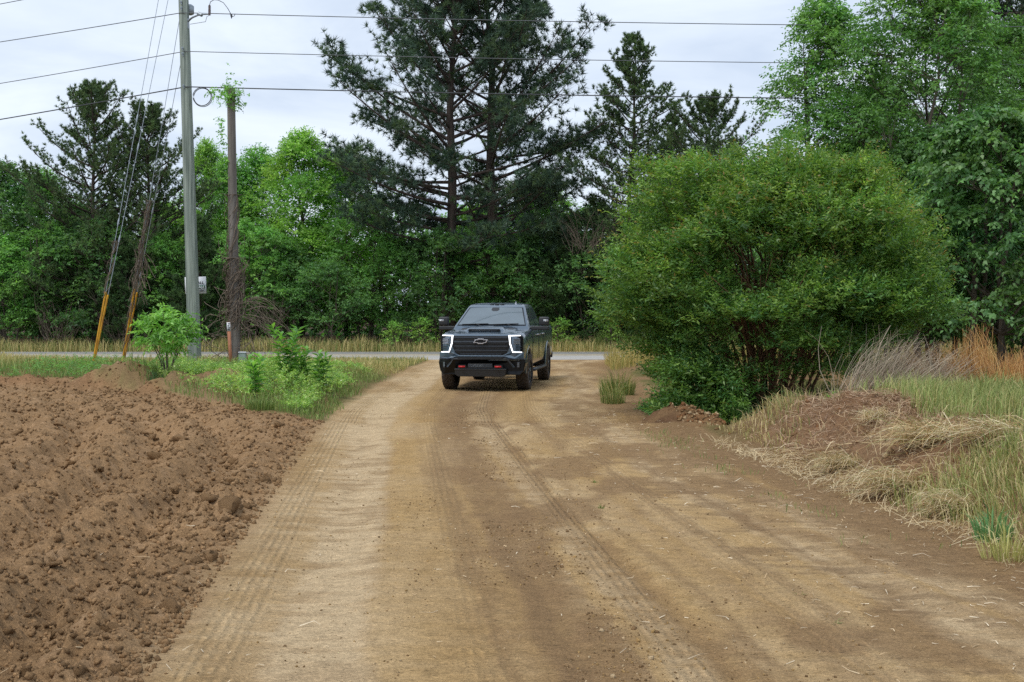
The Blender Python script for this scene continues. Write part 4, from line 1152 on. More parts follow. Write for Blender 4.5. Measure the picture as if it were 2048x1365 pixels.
for me, px, D, lab in ((wA, 572, 25.0, 'tallest broad-leaved weed on the left bank, level with the pickup roof edge'), (wB, 606, 25.6, 'broad-leaved weed right beside the tallest one on the bank'),
                       (wB, 642, 25.2, 'broad-leaved weed at the right of the three on the bank'), (wB, 512, 23.0, 'lower broad-leaved weed at the field corner left of the tall one')):
    plant_tree('tall_weed', me, px, D, lab, 'weed', 'tall weeds on the left bank', rz=px, parts=('stem', 'foliage'), dz=0.03)
# iris-like tuft at the foot of the sapling and single tufts
def tuft(seed, n, h, w, r, lean, cols):
    rg = np.random.default_rng(seed); b = Buf()
    a = rg.random(n) * 6.28; q = r * rg.random(n) ** 0.5
    P = np.stack([q * np.cos(a), q * np.sin(a), -0.02 + 0 * a], 1)
    ln = np.stack([np.cos(a), np.sin(a)], 1) * lean * (0.3 + rg.random((n, 1))) + rg.normal(size=(n, 2)) * 0.1
    add_blades(b, rg, P, h * (0.35 + 0.75 * rg.random(n)) * (1 - 0.55 * q / r), w, ln, pick_cols(rg, n, cols, 0.14))
    return b
def place_mesh(name, me, px, D, lab, cat, group=None, rz=0.0, sc=1.0, dz=0.0):
    x = wx(px, D)
    o = link_mesh(name, me); o.location = (x, D, tz(x, D) + dz); o.rotation_euler = (0, 0, rz); o.scale = (sc,) * 3
    return tag(o, lab, cat, group)
tf = tuft(241, 120, 0.62, 0.03, 0.22, 0.6, [S(78, 118, 70), S(92, 130, 78), S(70, 106, 62)]).mesh('grass_tuft', M_GRASS)
place_mesh('grass_tuft', tf, 372, 27.0, 'broad-bladed grass tuft at the right foot of the bright sapling', 'grass tuft')
place_mesh('grass_tuft', tf, 318, 27.0, 'broad-bladed grass tuft at the left foot of the bright sapling', 'grass tuft', rz=2, sc=0.9)
tf6 = tuft(245, 420, 0.85, 0.014, 0.34, 0.45, GREEN_G + WHEAT[:1]).mesh('grass_tuft', M_GRASS)
tf2 = tuft(243, 420, 0.36, 0.012, 0.24, 0.5, GREEN_G).mesh('grass_tuft', M_GRASS)
place_mesh('grass_tuft', tf2, 520, 21.6, 'thick green grass tuft at the near corner of the bank', 'grass tuft', sc=1.1)
place_mesh('grass_tuft', tf6, 1235, 27.2, 'green grass tuft on bare dirt between pickup and big shrub', 'grass tuft', sc=1.1, rz=1)
place_mesh('grass_tuft', tf6, 1226, 24.8, 'lower grass tuft on bare dirt in front of the other one', 'grass tuft', sc=0.7, rz=2)

# grass under the big shrub and in the ditch
b = Buf()
n = 9000; x = 2.6 + 5.0 * rg.random(n); y = 19.6 + 3.6 * rg.random(n)
k = (x > 2.9 + 0.9 * (y < 20.9)) & (fbm(x * 1.3, y * 1.3, 2, 251) > 0.35)
kk = k.sum()
add_blades(b, rg, Pz(x[k], y[k]), 0.25 + 0.45 * rg.random(kk), 0.013, rg.normal(size=(kk, 2)) * 0.3, pick_cols(rg, kk, [S(76, 108, 50), S(92, 122, 58), S(66, 96, 50)]))
n = 1500; x = 2.5 + 1.6 * rg.random(n); y = 21.3 + 2.4 * rg.random(n); P = Pz(x, y); P[:, 2] += 0.5 * rg.random(n) * sstep(2.5, 3.3, x)
add_sprays(b, rg, P, nrm(np.stack([rg.normal(size=n), rg.normal(size=n) - 0.3, 0.7 + 0 * x], 1)), 0.2, 7, 0.06, 0.03, [S(84, 136, 58), S(96, 148, 62), S(70, 116, 54)], 0.2)
tag(b.build('ditch_grass', M_GRASS), kind='stuff', label='long dark green grass in the ditch under the big shrub')

# right-hand bank in the foreground: green and yellowed grass, loose hay
b = Buf()
n = 60000; y = 7.0 * np.exp(rg.random(n) * 1.05); x = 2.6 + 8.5 * rg.random(n)
off = x - xr_(y)
dens = fbm(x * 1.1, y * 0.9, 3, 261)
k = (off > 0.05 + 0.35 * dens) & (x / y < 0.56) & (y < 19.2) & (rg.random(n) < np.clip(2.4 * (dens - 0.42) + 0.9 * (off > 2.0) * (y > 12) * (x > 5.6) + 1.2 * (y < 10.5) * dens, 0, 1)) & (((x - 4.7) / 1.1) ** 2 + ((y - 15.6) / 1.5) ** 2 > 0.8)
kk = k.sum()
dryk = np.clip(1.0 - 1.1 * sstep(0.3, 1.6, off[k]) + 0.8 * (fbm(x[k] * 0.8 + 9, y[k] * 0.8, 2, 263) - 0.4), 0, 1)
c = np.where((rg.random(kk) < dryk)[:, None], pick_cols(rg, kk, [S(206, 186, 132), S(190, 170, 112), S(176, 164, 98)]), pick_cols(rg, kk, [S(128, 140, 72), S(142, 152, 84), S(112, 128, 64), S(160, 160, 96)]))
add_blades(b, rg, Pz(x[k], y[k]), (0.07 + 0.22 * rg.random(kk)) * (0.5 + 0.9 * dens[k]) * (0.45 + 0.55 * sstep(0.2, 1.2, off[k])) * (1 + 0.8 * (y[k] > 13) * (x[k] > 5.4)), 0.0065 + 0.0003 * y[k], np.array([-0.15, 0.0]) + rg.normal(size=(kk, 2)) * 0.4, c)
n = 700; x = 2.0 + 0.8 * rg.random(n); y = 9 + 9 * rg.random(n)
x = xr_(y) - 0.65 + 0.35 * rg.normal(size=n) * 0.6
k = fbm(x * 2, y * 1.2, 2, 267) > 0.55
kk = k.sum(); add_blades(b, rg, Pz(x[k], y[k]), 0.03 + 0.07 * rg.random(kk), 0.006, rg.normal(size=(kk, 2)) * 0.5, pick_cols(rg, kk, GREEN_G))
n = 9000; x = 5.9 + 0.75 * rg.normal(size=n); y = 15.2 + 1.3 * rg.normal(size=n)
k = (x > 4.9) & (rg.random(n) < 0.25 + 1.1 * fbm(x * 1.3, y * 1.3, 2, 265))
kk = k.sum(); add_blades(b, rg, Pz(x[k], y[k]), 0.16 + 0.30 * rg.random(kk), 0.009, np.array([0.15, 0.0]) + rg.normal(size=(kk, 2)) * 0.3, pick_cols(rg, kk, [S(148, 166, 88), S(164, 172, 100), S(130, 150, 76), S(186, 178, 112)]))
n = 7000; y = 7.6 + 3.6 * rg.random(n); x = xr_(y) + 0.1 + 2.4 * rg.random(n)
k = (x / y < 0.56) & (rg.random(n) < 1.5 * fbm(x * 1.5, y * 1.5, 2, 266) - 0.2)
kk = k.sum(); add_blades(b, rg, Pz(x[k], y[k]), 0.10 + 0.24 * rg.random(kk), 0.008, np.array([-0.2, -0.1]) + rg.normal(size=(kk, 2)) * 0.45, pick_cols(rg, kk, [S(150, 160, 84), S(176, 174, 106), S(128, 146, 74), S(206, 190, 134)]))
tag(b.build('bank_grass', M_GRASS), kind='stuff', label='green and yellowed grass on the bank at the lower right')
b = Buf()
n = 5200; y = 7.6 * np.exp(rg.random(n) * 0.9); x = xr_(y) + 0.05 + np.abs(rg.normal(size=n)) * 0.8
k = (x / y < 0.55) & (fbm(x * 1.2, y * 1.2, 3, 271) > 0.47) & (y < 15.5) & (rg.random(n) < 0.75)
kk = k.sum(); a = rg.normal(2.6, 0.6, kk)
add_strands(b, rg, Pz(x[k], y[k], 0.02), np.stack([np.cos(a), -np.abs(np.sin(a)) * 0.6, 0.25 + 0.3 * rg.random(kk)], 1), 0.12 + 0.30 * rg.random(kk), 0.004 + 0.0003 * y[k], 0.45, pick_cols(rg, kk, [S(216, 194, 146), S(196, 170, 118), S(170, 138, 96), S(226, 210, 168)]))
n = 700; y = 8 + 8.5 * rg.random(n); x = xr_(y) + 0.12 * rg.normal(size=n)
add_strands(b, rg, Pz(x, y, 0.01), np.stack([rg.normal(size=n), rg.normal(size=n) * 0.6, 0.4 + rg.random(n)], 1), 0.08 + 0.12 * rg.random(n), 0.007, 0.3, pick_cols(rg, n, [S(220, 200, 156), S(206, 184, 138)]))
# dead roots and stalks on the brown heap below the shrub
n = 3600; x = 4.8 + 0.85 * rg.normal(size=n); y = 15.6 + 0.95 * rg.normal(size=n)
k = (x > xr_(y) + 0.2) & (x / y < 0.55)
kk = k.sum(); a = rg.random(kk) * 6.28
add_strands(b, rg, Pz(x[k], y[k], 0.02), np.stack([np.cos(a), np.sin(a), 0.5 * rg.random(kk)], 1), 0.10 + 0.30 * rg.random(kk), 0.009, 0.35, pick_cols(rg, kk, [S(176, 142, 108), S(150, 116, 86), S(198, 170, 134)]))
n = 1500; y = 9.5 + 8 * rg.random(n); x = xr_(y) + 0.6 + 3.2 * rg.random(n)
k = x / y < 0.5
add_strands(b, rg, Pz(x[k], y[k], -0.02), np.stack([rg.normal(size=k.sum()) * 0.5 - 0.2, rg.normal(size=k.sum()) * 0.4, 0.8 + 0 * x[k]], 1), 0.18 + 0.3 * rg.random(k.sum()), 0.007, 0.25, pick_cols(rg, k.sum(), [S(204, 182, 136), S(176, 146, 104), S(150, 128, 96)]))
tag(b.build('loose_hay', M_STRAW), kind='stuff', label='loose straw and dead stalks strewn over the right bank')

# big combed-over straw tussocks
def tussock(seed, n, L, r, az, cols, w=0.007, sag=0.5, up=0.75):
    rg = np.random.default_rng(seed); b = Buf()
    a = rg.random(n) * 6.28; q = r * rg.random(n) ** 0.5
    P = np.stack([q * np.cos(a) * 1.2, q * np.sin(a) * 0.8, 0.10 * rg.random(n) - 0.03], 1)
    da = az + rg.normal(size=n) * 0.5 + 1.3 * (rg.random(n) < 0.12) * rg.normal(size=n)
    D = np.stack([np.cos(da), np.sin(da), up * (0.5 + 0.9 * rg.random(n))], 1)
    add_strands(b, rg, P, D, L * (0.5 + 0.7 * rg.random(n)), w, sag, pick_cols(rg, n, cols, 0.12), 5)
    return b.mesh('straw_tussock', M_STRAW)
HAY = [S(220, 198, 148), S(202, 174, 118), S(184, 152, 100), S(232, 216, 176)]
ts = [tussock(281 + k, 520, 0.54, 0.24, 3.45, HAY + [S(150, 128, 88), S(160, 164, 96)]) for k in range(3)]
for i, (px, D, lab, sc, rz) in enumerate((
    (1880, 12.6, 'largest combed-over straw tussock on the right bank', 1.25, 0.0), (1800, 11.6, 'straw tussock just below and left of the largest one', 1.0, 0.15),
    (2020, 11.9, 'straw tussock at the right edge of the picture', 1.05, -0.5), (1690, 13.2, 'small straw tussock nearest the shrub end of the bank', 0.75, 0.3),
    (1925, 10.4, 'straw tussock right of the bank middle above the green tuft', 0.8, -0.1), (1760, 14.6, 'straw tussock on top of the brown root heap', 0.7, 0.6))):
    place_mesh('straw_tussock', ts[i % 3], px, D, lab, 'straw tussock', 'straw tussocks on the right bank', rz, sc, 0.03)
# bright green tuft in the corner
tf3 = tuft(291, 90, 0.42, 0.013, 0.14, 0.7, [S(94, 146, 84), S(110, 160, 96), S(84, 132, 70)]).mesh('grass_tuft', M_GRASS)
place_mesh('grass_tuft', tf3, 1985, 9.3, 'bright broad-bladed grass tuft low at the right edge', 'grass tuft', dz=0.02)
tf4 = tuft(293, 150, 0.40, 0.008, 0.16, 0.6, [S(190, 186, 104), S(168, 170, 90), S(206, 196, 130)]).mesh('grass_tuft', M_GRASS)
place_mesh('grass_tuft', tf4, 2010, 8.7, 'yellow-green grass tuft at the lower right corner of the bank', 'grass tuft', dz=0.02)
# tiny tufts growing in the track
tf5 = tuft(295, 26, 0.09, 0.006, 0.02, 0.9, GREEN_G).mesh('grass_tuft', M_GRASS)
for px, D, lab in ((1203, 11.0, 'tiny grass tuft alone in the middle of the track'), (1670, 6.9, 'tiny grass tuft at the lower right of the track'), (1600, 7.6, 'tiny grass tuft right of centre on the bare track'),
                   (1190, 12.6, 'tiny grass sprig above the lone middle tuft'), (1500, 11.6, 'tiny grass tuft at the right side of the track')):
    place_mesh('grass_tuft', tf5, px, D, lab, 'grass tuft', 'tiny tufts in the track', rz=px)

# orange broomsedge clumps
def broom(seed, n, h, lean, r=0.11):
    rg = np.random.default_rng(seed); b = Buf()
    a = rg.random(n) * 6.28; q = r * rg.random(n) ** 0.6
    P = np.stack([q * np.cos(a) * 1.4, q * np.sin(a), -0.02 + 0 * a], 1)
    D = np.stack([lean + 0.11 * rg.normal(size=n), 0.12 * rg.normal(size=n), 1 + 0 * a], 1)
    add_strands(b, rg, P, D, h * 1.3 * (0.4 + 0.65 * rg.random(n)), 0.014, -0.10 * np.sign(lean) * 0 + 0.08, pick_cols(rg, n, [S(210, 162, 84), S(194, 142, 70), S(222, 180, 106), S(174, 124, 66)], 0.12), 5)
    return b.mesh('orange_grass_clump', M_STRAW)
for k, (px, D, h, ln, lab) in enumerate((
    (1870, 23.5, 1.05, -0.55, 'orange dry grass clump leaning left onto the grey dead weeds'), (1922, 24.0, 1.0, -0.45, 'orange dry grass clump leaning left in front of the road gap'),
    (1925, 25.0, 0.95, 0.0, 'upright short orange grass clump between two taller ones'), (1972, 24.5, 1.2, -0.14, 'tallest upright orange grass clump in front of the slim trunks'),
    (2046, 24.0, 0.85, -0.05, 'orange grass clump cut by the right edge'), (2012, 25.5, 0.7, 0.05, 'small orange grass clump second from the right edge'), (1985, 23.6, 0.9, -0.25, 'thick orange grass clump below the tallest one'))):
    place_mesh('orange_grass_clump', broom(301 + k, 260, h, ln), px, D, lab, 'dry grass', 'orange dry grass clumps on the right')
# grey dead weeds leaning over the right bank
rg = np.random.default_rng(321)
b = Buf(); n = 1100
t = rg.random(n)
P = np.stack([-0.45 + 1.15 * t, 0.25 * rg.normal(size=n), -0.02 - 0.1 * t], 1)
D = np.stack([0.62 + 0.2 * rg.normal(size=n), 0.15 * rg.normal(size=n), 0.95 - 0.35 * t], 1)
add_strands(b, rg, P, D, (0.7 + 0.85 * rg.random(n)), 0.009, 0.10, pick_cols(rg, n, [S(164, 146, 126), S(144, 126, 110), S(182, 166, 142), S(146, 138, 112)], 0.12), 5)
for k in range(7):
    p0 = np.array([-0.5 + 0.1 * k, 0, 0]); p2 = p0 + np.array([0.12 * (k - 4) + 0.1, 0.1, 1.0 + 0.12 * k])
    add_strands(b, rg, p0[None], (p2 - p0)[None], 1.25, 0.018, 0.0, S(176, 160, 138)[None], 5)
place_mesh('dead_weeds', b.mesh('dead_weeds', M_STRAW), 1738, 18.3, 'grey dead weeds leaning right at the shrub end of the right bank', 'dead weeds', dz=0.05)
plant_tree('sapling', sapm, 1668, 19.0, 'little bright sapling at the foot of the big shrub beside the dead weeds', 'sapling', sc=0.32)
# ------------------------------------------------------------------ power pole, wires, snag, sign, stake
def wp(px, py, D):
    return np.array([(px - 1024.0) * D / FPX, D, CAM_H + (HOR - py) * D / FPX])
PD = 35.5
pb, pt = wp(389, 705, PD), wp(367, 0, PD)
axis = (pt - pb) / (pt[2] - pb[2])
def pole_at(z): return pb + axis * (z - pb[2])
gz0 = tz(pb[0], PD)
pole = empty('utility_pole', (pb[0], PD, gz0), 0, 'grey-green wooden power pole with a sign behind it', 'utility pole')
def local(p): return np.asarray(p) - np.array([pb[0], PD, gz0])
b = Buf()
zz = np.linspace(gz0 - 0.4, 14.3, 14)
add_tube(b, [local(pole_at(z)) for z in zz], np.interp(zz, [0, 3.0, 11, 14.3], [0.195, 0.180, 0.142, 0.125]), 18)
b.build('pole_shaft', M_POLE, pole, True)
def pole_r(z): return float(np.interp(z, [0, 3.0, 11, 14.3], [0.195, 0.180, 0.142, 0.125]))
for px, py in ((362, 7), (363, 19), (365, 99), (367, 110), (368, 174)):
    p = wp(px, py, PD); c = local(pole_at(p[2]) + np.array([-0.03, -pole_r(p[2]), 0]))
    b = Buf(); add_tube(b, [c + [0, 0.02, 0], c + [0, -0.05, 0]], 0.032, 8); add_tube(b, [c + [0, -0.05, 0], c + [0, -0.08, 0]], 0.016, 6)
    add_tube(b, [c + [0, -0.04, 0.02], c + [0.02, -0.045, -0.08]], 0.014, 6)
    b.build('bolt', M_STEEL, pole)
# bracket arm with insulator and jumper loop
b = Buf()
a0 = local(wp(376, 44, PD - 0.05)); a1 = local(wp(386, 35, PD - 0.3)); a2 = local(wp(400, 29, PD - 0.45)); a3 = local(wp(421, 28, PD - 0.5))
add_tube(b, np.vstack([bez(a0, (a0 + a1) / 2 + [0, 0, .03], a1, 5), a2[None], a3[None]]), 0.028, 8)
add_tube(b, [local(wp(396, 27, PD - 0.4)), local(wp(404, 31, PD - 0.45))], 0.05, 8)
add_tube(b, [a0 + [0, 0, 0.1], a0 - [0, 0, 0.2]], 0.035, 8)
add_tube(b, [local(wp(380, 49, PD - 0.1)), local(wp(411, 44, PD - 0.4)), local(wp(414, 33, PD - 0.5)), local(wp(418, 32, PD - 0.5))], 0.008, 5)
br = b.build('bracket', M_STEEL, pole, True)
b = Buf(); i0, i1 = local(wp(419, 31, PD - 0.5)), local(wp(419, 11, PD - 0.5))
zs_ = np.linspace(0, 1, 15)
add_tube(b, [i0 + (i1 - i0) * q for q in zs_], [0.035 if k % 2 == 0 else 0.022 for k in range(15)], 10)
for k in range(6):
    c = i0 + (i1 - i0) * (0.2 + 0.13 * k); add_tube(b, [c, c + [0, 0, 0.012], c + [0, 0, 0.03]], [0.042, 0.038, 0.02], 10)
b.build('insulator', M_INSUL, br, True)
b = Buf(); j = [wp(419, 11, PD - .5), wp(421, 4, PD - .5), wp(428, 0, PD - .5), wp(436, 0.5, PD - .5), wp(447, 6, PD - .5), wp(456, 18, PD - .5), wp(462, 29, PD - .5), wp(463, 34, PD - .5)]
add_tube(b, [local(q) for q in j], 0.010, 6); c = local(wp(463, 33, PD - .5)); add_tube(b, [c + [0, 0, .06], c, c - [0, 0, 0.07]], [0.02, 0.03, 0.006], 6)
add_tube(b, [local(wp(460, 27, PD)), local(wp(461, 31, PD - .3)), local(wp(465, 34, PD - .5)), local(wp(469, 32, PD - .3)), local(wp(470, 28, PD))], 0.009, 5)
b.build('jumper_wire', M_CABLE, pole)
b = Buf(); c = local(wp(379.5, 20, PD + 0.28))          # round grey can fixed behind the pole
add_tube(b, [c + [0, 0, -0.15], c + [0, 0, -0.12], c + [0, 0, 0.10], c + [0, 0, 0.15]], [0.08, 0.125, 0.125, 0.06], 14)
b.build('equipment_can', M_STEEL, pole, True)

def power_line(label, pts, r, mat=M_WIRE, group='overhead lines across the sky'):
    b = Buf(); add_tube(b, pts, r, 6)
    return tag(b.build('power_line', mat), label, 'overhead wire', group)
def sagged(p0, p1, sag, n=26):
    t = np.linspace(0, 1, n)[:, None]
    q = p0 + (p1 - p0) * t; q[:, 2] -= 4 * sag * (t * (1 - t))[:, 0]; return q
for lab, pl, pr0, y0, yr, r in (
    ('topmost of the three wires crossing the sky, meeting the bracket arm', (358, 31), (376, 26), 79, 38.5, 0.012),
    ('middle one of the three wires crossing the sky', (362, 107), (383, 104), 162, 114.5, 0.011),
    ('lowest and thickest of the three wires crossing the sky, carrying the cable ring', (364, 178), (386, 174), 234, 193.5, 0.017)):
    pc = wp((pl[0] + pr0[0]) / 2, (pl[1] + pr0[1]) / 2, PD)
    pc = pc + np.array([0, -0.16, 0])
    L = wp(0, y0, 38.8); L2 = pc + (L - pc) * 3.2
    mid_r = wp(1124, (pr0[1] + yr) / 2 - 0.5, PD)
    R_ = wp(2048, yr, PD); Rend = R_.copy(); Rend = pc + (R_ - pc) * 2.0; Rend[2] = pc[2]
    sag = 0.32
    right = sagged(pc, np.array([pc[0] + 58, PD, pc[2]]), 0.40 if y0 < 100 else 0.38)
    power_line(lab, np.vstack([sagged(L2, pc, 0.10)[:-1], right]), r, M_CABLE if r > 0.015 else M_WIRE)
p0 = pole_at(11.75) + np.array([0, -0.13, 0]); L = wp(0, 3, 38.8)
power_line('short piece of wire in the top left corner, above the other three', sagged(p0 + (L - p0) * 3.0, p0, 0.1), 0.011)
# coil of spare cable hanging at the pole
b = Buf(); c = wp(404, 193.5, PD - 0.2)
for k, rr in enumerate((0.262, 0.25, 0.268)):
    aa = np.linspace(0, 2 * PI, 29)
    add_tube(b, [c + [rr * math.cos(q) + 0.008 * k, 0.02 * k, rr * math.sin(q) - 0.01 * k] for q in aa], 0.011, 6, cap=False)
tag(b.build('cable_ring', M_CABLE), 'ring of coiled black cable hanging beside the wooden power pole', 'cable ring')
for px in (391, 396, 407, 415, 422):
    pass

# guy wires with yellow guards
def guy(label, top, foot, kf, seed):
    """wire from the pole to the ground; yellow guard over the lowest part"""
    foot = np.array(foot); top = np.array(top); d = (top - foot)
    e = empty('guy_wire', tuple(foot), 0, label, 'guy wire', 'guy wires of the power pole')
    b = Buf(); add_tube(b, [d * t for t in np.linspace(-0.02, 1, 12)], 0.0085, 6); b.build('wire', M_STEEL, e)
    b = Buf(); u = d / np.linalg.norm(d); n = 9
    add_tube(b, [u * (kf * t) + np.array([0, -0.012, 0]) for t in np.linspace(-0.01, 1, n)], 0.028, 8); b.build('guy_guard', M_YELLOW, e, True)
    for q in (0.30, 0.52):
        b = Buf(); c = d * q; add_tube(b, [c - u * 0.12, c - u * 0.05, c + u * 0.05, c + u * 0.12], [0.012, 0.026, 0.026, 0.012], 6); b.build('clamp', M_STEEL, e)
    return e
fA, fB = wp(184, 732, 33.2), wp(186, 730, 33.5)
fC, fD = wp(244, 719, 36.0), wp(247, 717, 36.6)
for f in (fA, fB, fC, fD): f[2] = tz(f[0], f[1]) - 0.05
def topat(z): return pole_at(z) + np.array([-pole_r(z), 0, 0])
def guardlen(px, py, f, top):
    best = 0
    for t in np.linspace(0, 1, 2000):
        q = f + (top - f) * t
        if HOR - (q[2] - CAM_H) * FPX / q[1] >= py: best = t
    return best * np.linalg.norm(top - f)
for lab, f, ztop, gy_ in (('leftmost guy wire with a yellow guard, behind its twin', fA, 13.7, 584), ('second guy wire from the left, in front of its twin', fB, 12.2, 590),
                          ('third guy wire from the left, its yellow guard wrapped in dead vine', fC, 10.25, 578), ('guy wire closest to the power pole, partly behind the sapling', fD, 8.98, 585)):
    tp = topat(ztop)
    guy(lab, tp, f, guardlen(0, gy_, f, tp), 0)
def vines_on(path, n, r, L, seed, rr=0.008, hang=0.0):
    rg = np.random.default_rng(seed); b = Buf(); path = np.asarray(path)
    m = len(path) - 1
    for k in range(n):
        t0 = rg.random() * 0.9; ln = L * (0.4 + rg.random())
        pts = []
        ph = rg.random() * 6.28; w = 2 + 3 * rg.random()
        qr = r * (0.5 + 0.9 * rg.random())
        for s in np.linspace(0, 1, 7):
            t = min(0.999, max(0, t0 + (s * ln) / (np.linalg.norm(path[-1] - path[0])))); i = int(t * m); f = t * m - i
            c = path[i] + (path[i + 1] - path[i]) * f
            a = ph + w * s
            rad = qr * (1 + 0.5 * rg.normal() * 0.5)
            pts.append(c + np.array([math.cos(a) * rad, math.sin(a) * rad, hang * s * 0.3]))
        add_tube(b, pts, rr * (0.6 + 0.8 * rg.random()), 4, cap=False)
        if rg.random() < 0.6:
            c = pts[3]; P0 = np.array(pts)[[2, 3, 4, 5]]
            add_twigs(b, P0, P0 + rg.normal(size=(4, 3)) * np.array([0.16, 0.12, 0.12]), rr * 0.7)
    return b
tpC = topat(10.25)
pathC = [fC + (tpC - fC) * t for t in np.linspace(0.0, 0.48, 12)]
b = vines_on(pathC, 60, 0.055, 1.0, 401, 0.007)
rgv = np.random.default_rng(403)
for k in range(34):                                # the thick brown wad half way up
    t = 0.24 + 0.13 * rgv.random(); c = fC + (tpC - fC) * t
    p0 = c + rgv.normal(size=3) * np.array([0.10, 0.10, 0.1]); p2 = p0 + np.array([rgv.normal() * 0.15, rgv.normal() * 0.1, -0.5 - 0.4 * rgv.random()])
    add_tube(b, bez(p0, (p0 + p2) / 2 + rgv.normal(size=3) * 0.12, p2, 5), 0.008, 4, cap=False)
tag(b.build('dead_vine', M_DEADVINE, None, True), 'brown dead vine wrapped round the right pair of guy wires', 'dead vine')
pathA = [fA + (topat(13.7) - fA) * t for t in np.linspace(0.10, 0.26, 8)]
tag(vines_on(pathA, 12, 0.06, 0.8, 405, 0.007).build('dead_vine', M_DEADVINE, None, True), 'thin dead vine on the left pair of guy wires above the guards', 'dead vine')

# old snag wrapped in vines with a leafy top
s0, s1 = wp(470, 712, 34.5), wp(462, 178, 34.5)
gzs = tz(s0[0], 34.5)
snag = empty('vine_covered_snag', (s0[0], 34.5, gzs), 0, 'broken old wooden post wrapped in dead vines, leafy at its top', 'old post')
def sl(p): return np.asarray(p) - np.array([s0[0], 34.5, gzs])
dirs = (s1 - s0)
sp = [sl(s0 + dirs * t) for t in np.linspace(-0.03, 1, 14)]
b = Buf(); add_tube(b, sp, np.interp(np.linspace(0, 1, 14), [0, 0.15, 1], [0.165, 0.145, 0.112]), 12)
M_SNAG = bark_mat('old_grey_wood', S(88, 84, 80), S(134, 128, 122), 8, (1, 1, 0.06), 0.5)
b.build('post', M_SNAG, snag, True)
b = vines_on(sp[:9], 80, 0.14, 1.6, 411, 0.009)
b2 = vines_on(sp[1:6], 90, 0.20, 1.0, 413, 0.008)
for v, f, c in zip(b2.V, b2.F4 + b2.F3, b2.C): pass
b2.build('dead_vine', M_DEADVINE, snag, True)
b.build('dead_vine', M_DEADVINE, snag, True)
rgv = np.random.default_rng(417); b = Buf()
for k in range(170):                               # skirt of dead vine near the ground
    h = 0.1 + 2.6 * rgv.random() ** 1.3
    a = rgv.random() * 6.28; q = (0.16 + 0.62 * (1 - h / 2.9)) * (0.5 + 0.6 * rgv.random())
    p0 = np.array([q * math.cos(a), 0.7 * q * math.sin(a), h]); p2 = p0 + np.array([rgv.normal() * 0.30, rgv.normal() * 0.25, rgv.normal() * 0.45 - 0.1])
    add_tube(b, bez(p0, (p0 + p2) / 2 + rgv.normal(size=3) * 0.15, p2, 5), 0.008, 4, cap=False)
for k in range(26):                                # arching canes to the right
    p0 = np.array([0.15 + 0.3 * rgv.random(), 0.2 * rgv.normal(), 1.0 + 0.9 * rgv.random()]); p2 = p0 + np.array([0.5 + 0.8 * rgv.random(), 0.2 * rgv.normal(), -0.2 - 0.9 * rgv.random()])
    add_tube(b, bez(p0, (p0 + p2) / 2 + [0, 0, 0.35 + 0.2 * rgv.random()], p2, 6), np.linspace(0.009, 0.004, 6), 4, cap=False)
b.build('dead_vine', M_DEADVINE, snag, True)
b = Buf(); top = sl(s1)
n = 130; P = top + np.array([0.02, -0.05, -0.12]) + rgv.normal(size=(n, 3)) * np.array([0.17, 0.16, 0.20])
n2 = 70; t = rgv.random(n2); P2 = np.array(sl(s0 + dirs * 0.9)) + np.stack([-0.22 - 0.12 * rgv.random(n2) + 0.1 * t, -0.1 * rgv.random(n2), -1.9 * t], 1) * np.array([1, 1, 1])
n3 = 26; P3 = top + np.stack([-0.15 - 0.45 * rgv.random(n3), 0.1 * rgv.normal(size=n3), -0.12 + 0.08 * rgv.normal(size=n3)], 1)
n4 = 24; P4 = top + np.stack([0.05 + 0.25 * rgv.random(n4), 0.1 * rgv.normal(size=n4), -0.2 - 0.35 * rgv.random(n4)], 1)
P = np.concatenate([P, P2, P3, P4])
add_sprays(b, rgv, P, rand_unit(rgv, len(P)) + np.array([0, 0, 0.3]), 0.16, 6, 0.075, 0.05, [S(104, 154, 48), S(90, 138, 44), S(76, 118, 46)], 0.5)
b.build('vine_leaves', M_LEAF, snag)

# sign on two stakes behind the pole
sx, sy = wp(391, 571, 36.2)[0], 36.2
sz = wp(392, 571, 36.2)[2]
sign = empty('sale_sign', (sx, sy, tz(sx, sy)), 0, 'white sign with a green band half hidden behind the power pole', 'sign')
def sg(dx, dy, dz): return np.array([dx, dy, sz - tz(sx, sy) + dz])
def board(name, w, h, d, cx, cz, y0, mat, parent, rot=0.0):
    b = Buf(); V, F = box_faces(-w / 2, w / 2, 0, d, -h / 2, h / 2); V = np.array(V, float)
    V = V @ np.array([[math.cos(rot), 0, math.sin(rot)], [0, 1, 0], [-math.sin(rot), 0, math.cos(rot)]])
    b.add(V + sg(cx, y0, cz), F); return b.build(name, mat, parent)
TILT = 0.03
pan = board('panel', 0.625, 0.50, 0.012, 0, 0, 0, M_WHITE, sign, TILT)
board('green_band', 0.56, 0.105, 0.004, 0, -0.055, -0.005, M_GREEN, pan, TILT)
def lettering(name, txt, size, cx, cz, y0, mat, parent):
    cu = bpy.data.curves.new(name, 'FONT'); cu.body = txt; cu.size = size; cu.align_x = 'CENTER'; cu.align_y = 'CENTER'; cu.extrude = 0.001; cu.offset = size * 0.02
    tmp = bpy.data.objects.new(name, cu); COL.objects.link(tmp)
    dg = bpy.context.evaluated_depsgraph_get()
    me = bpy.data.meshes.new_from_object(tmp.evaluated_get(dg))
    bpy.data.objects.remove(tmp)
    me.materials.clear(); me.materials.append(mat)
    o = link_mesh(name, me, parent); o.location = tuple(sg(cx, y0, cz)); o.rotation_euler = (PI / 2, 0, 0)
    return o
lettering('lettering', 'ALL', 0.115, 0.155, 0.072, -0.006, M_INK, pan)
lettering('lettering', 'SALE', 0.10, 0.155, -0.055, -0.009, M_WHITE, pan)
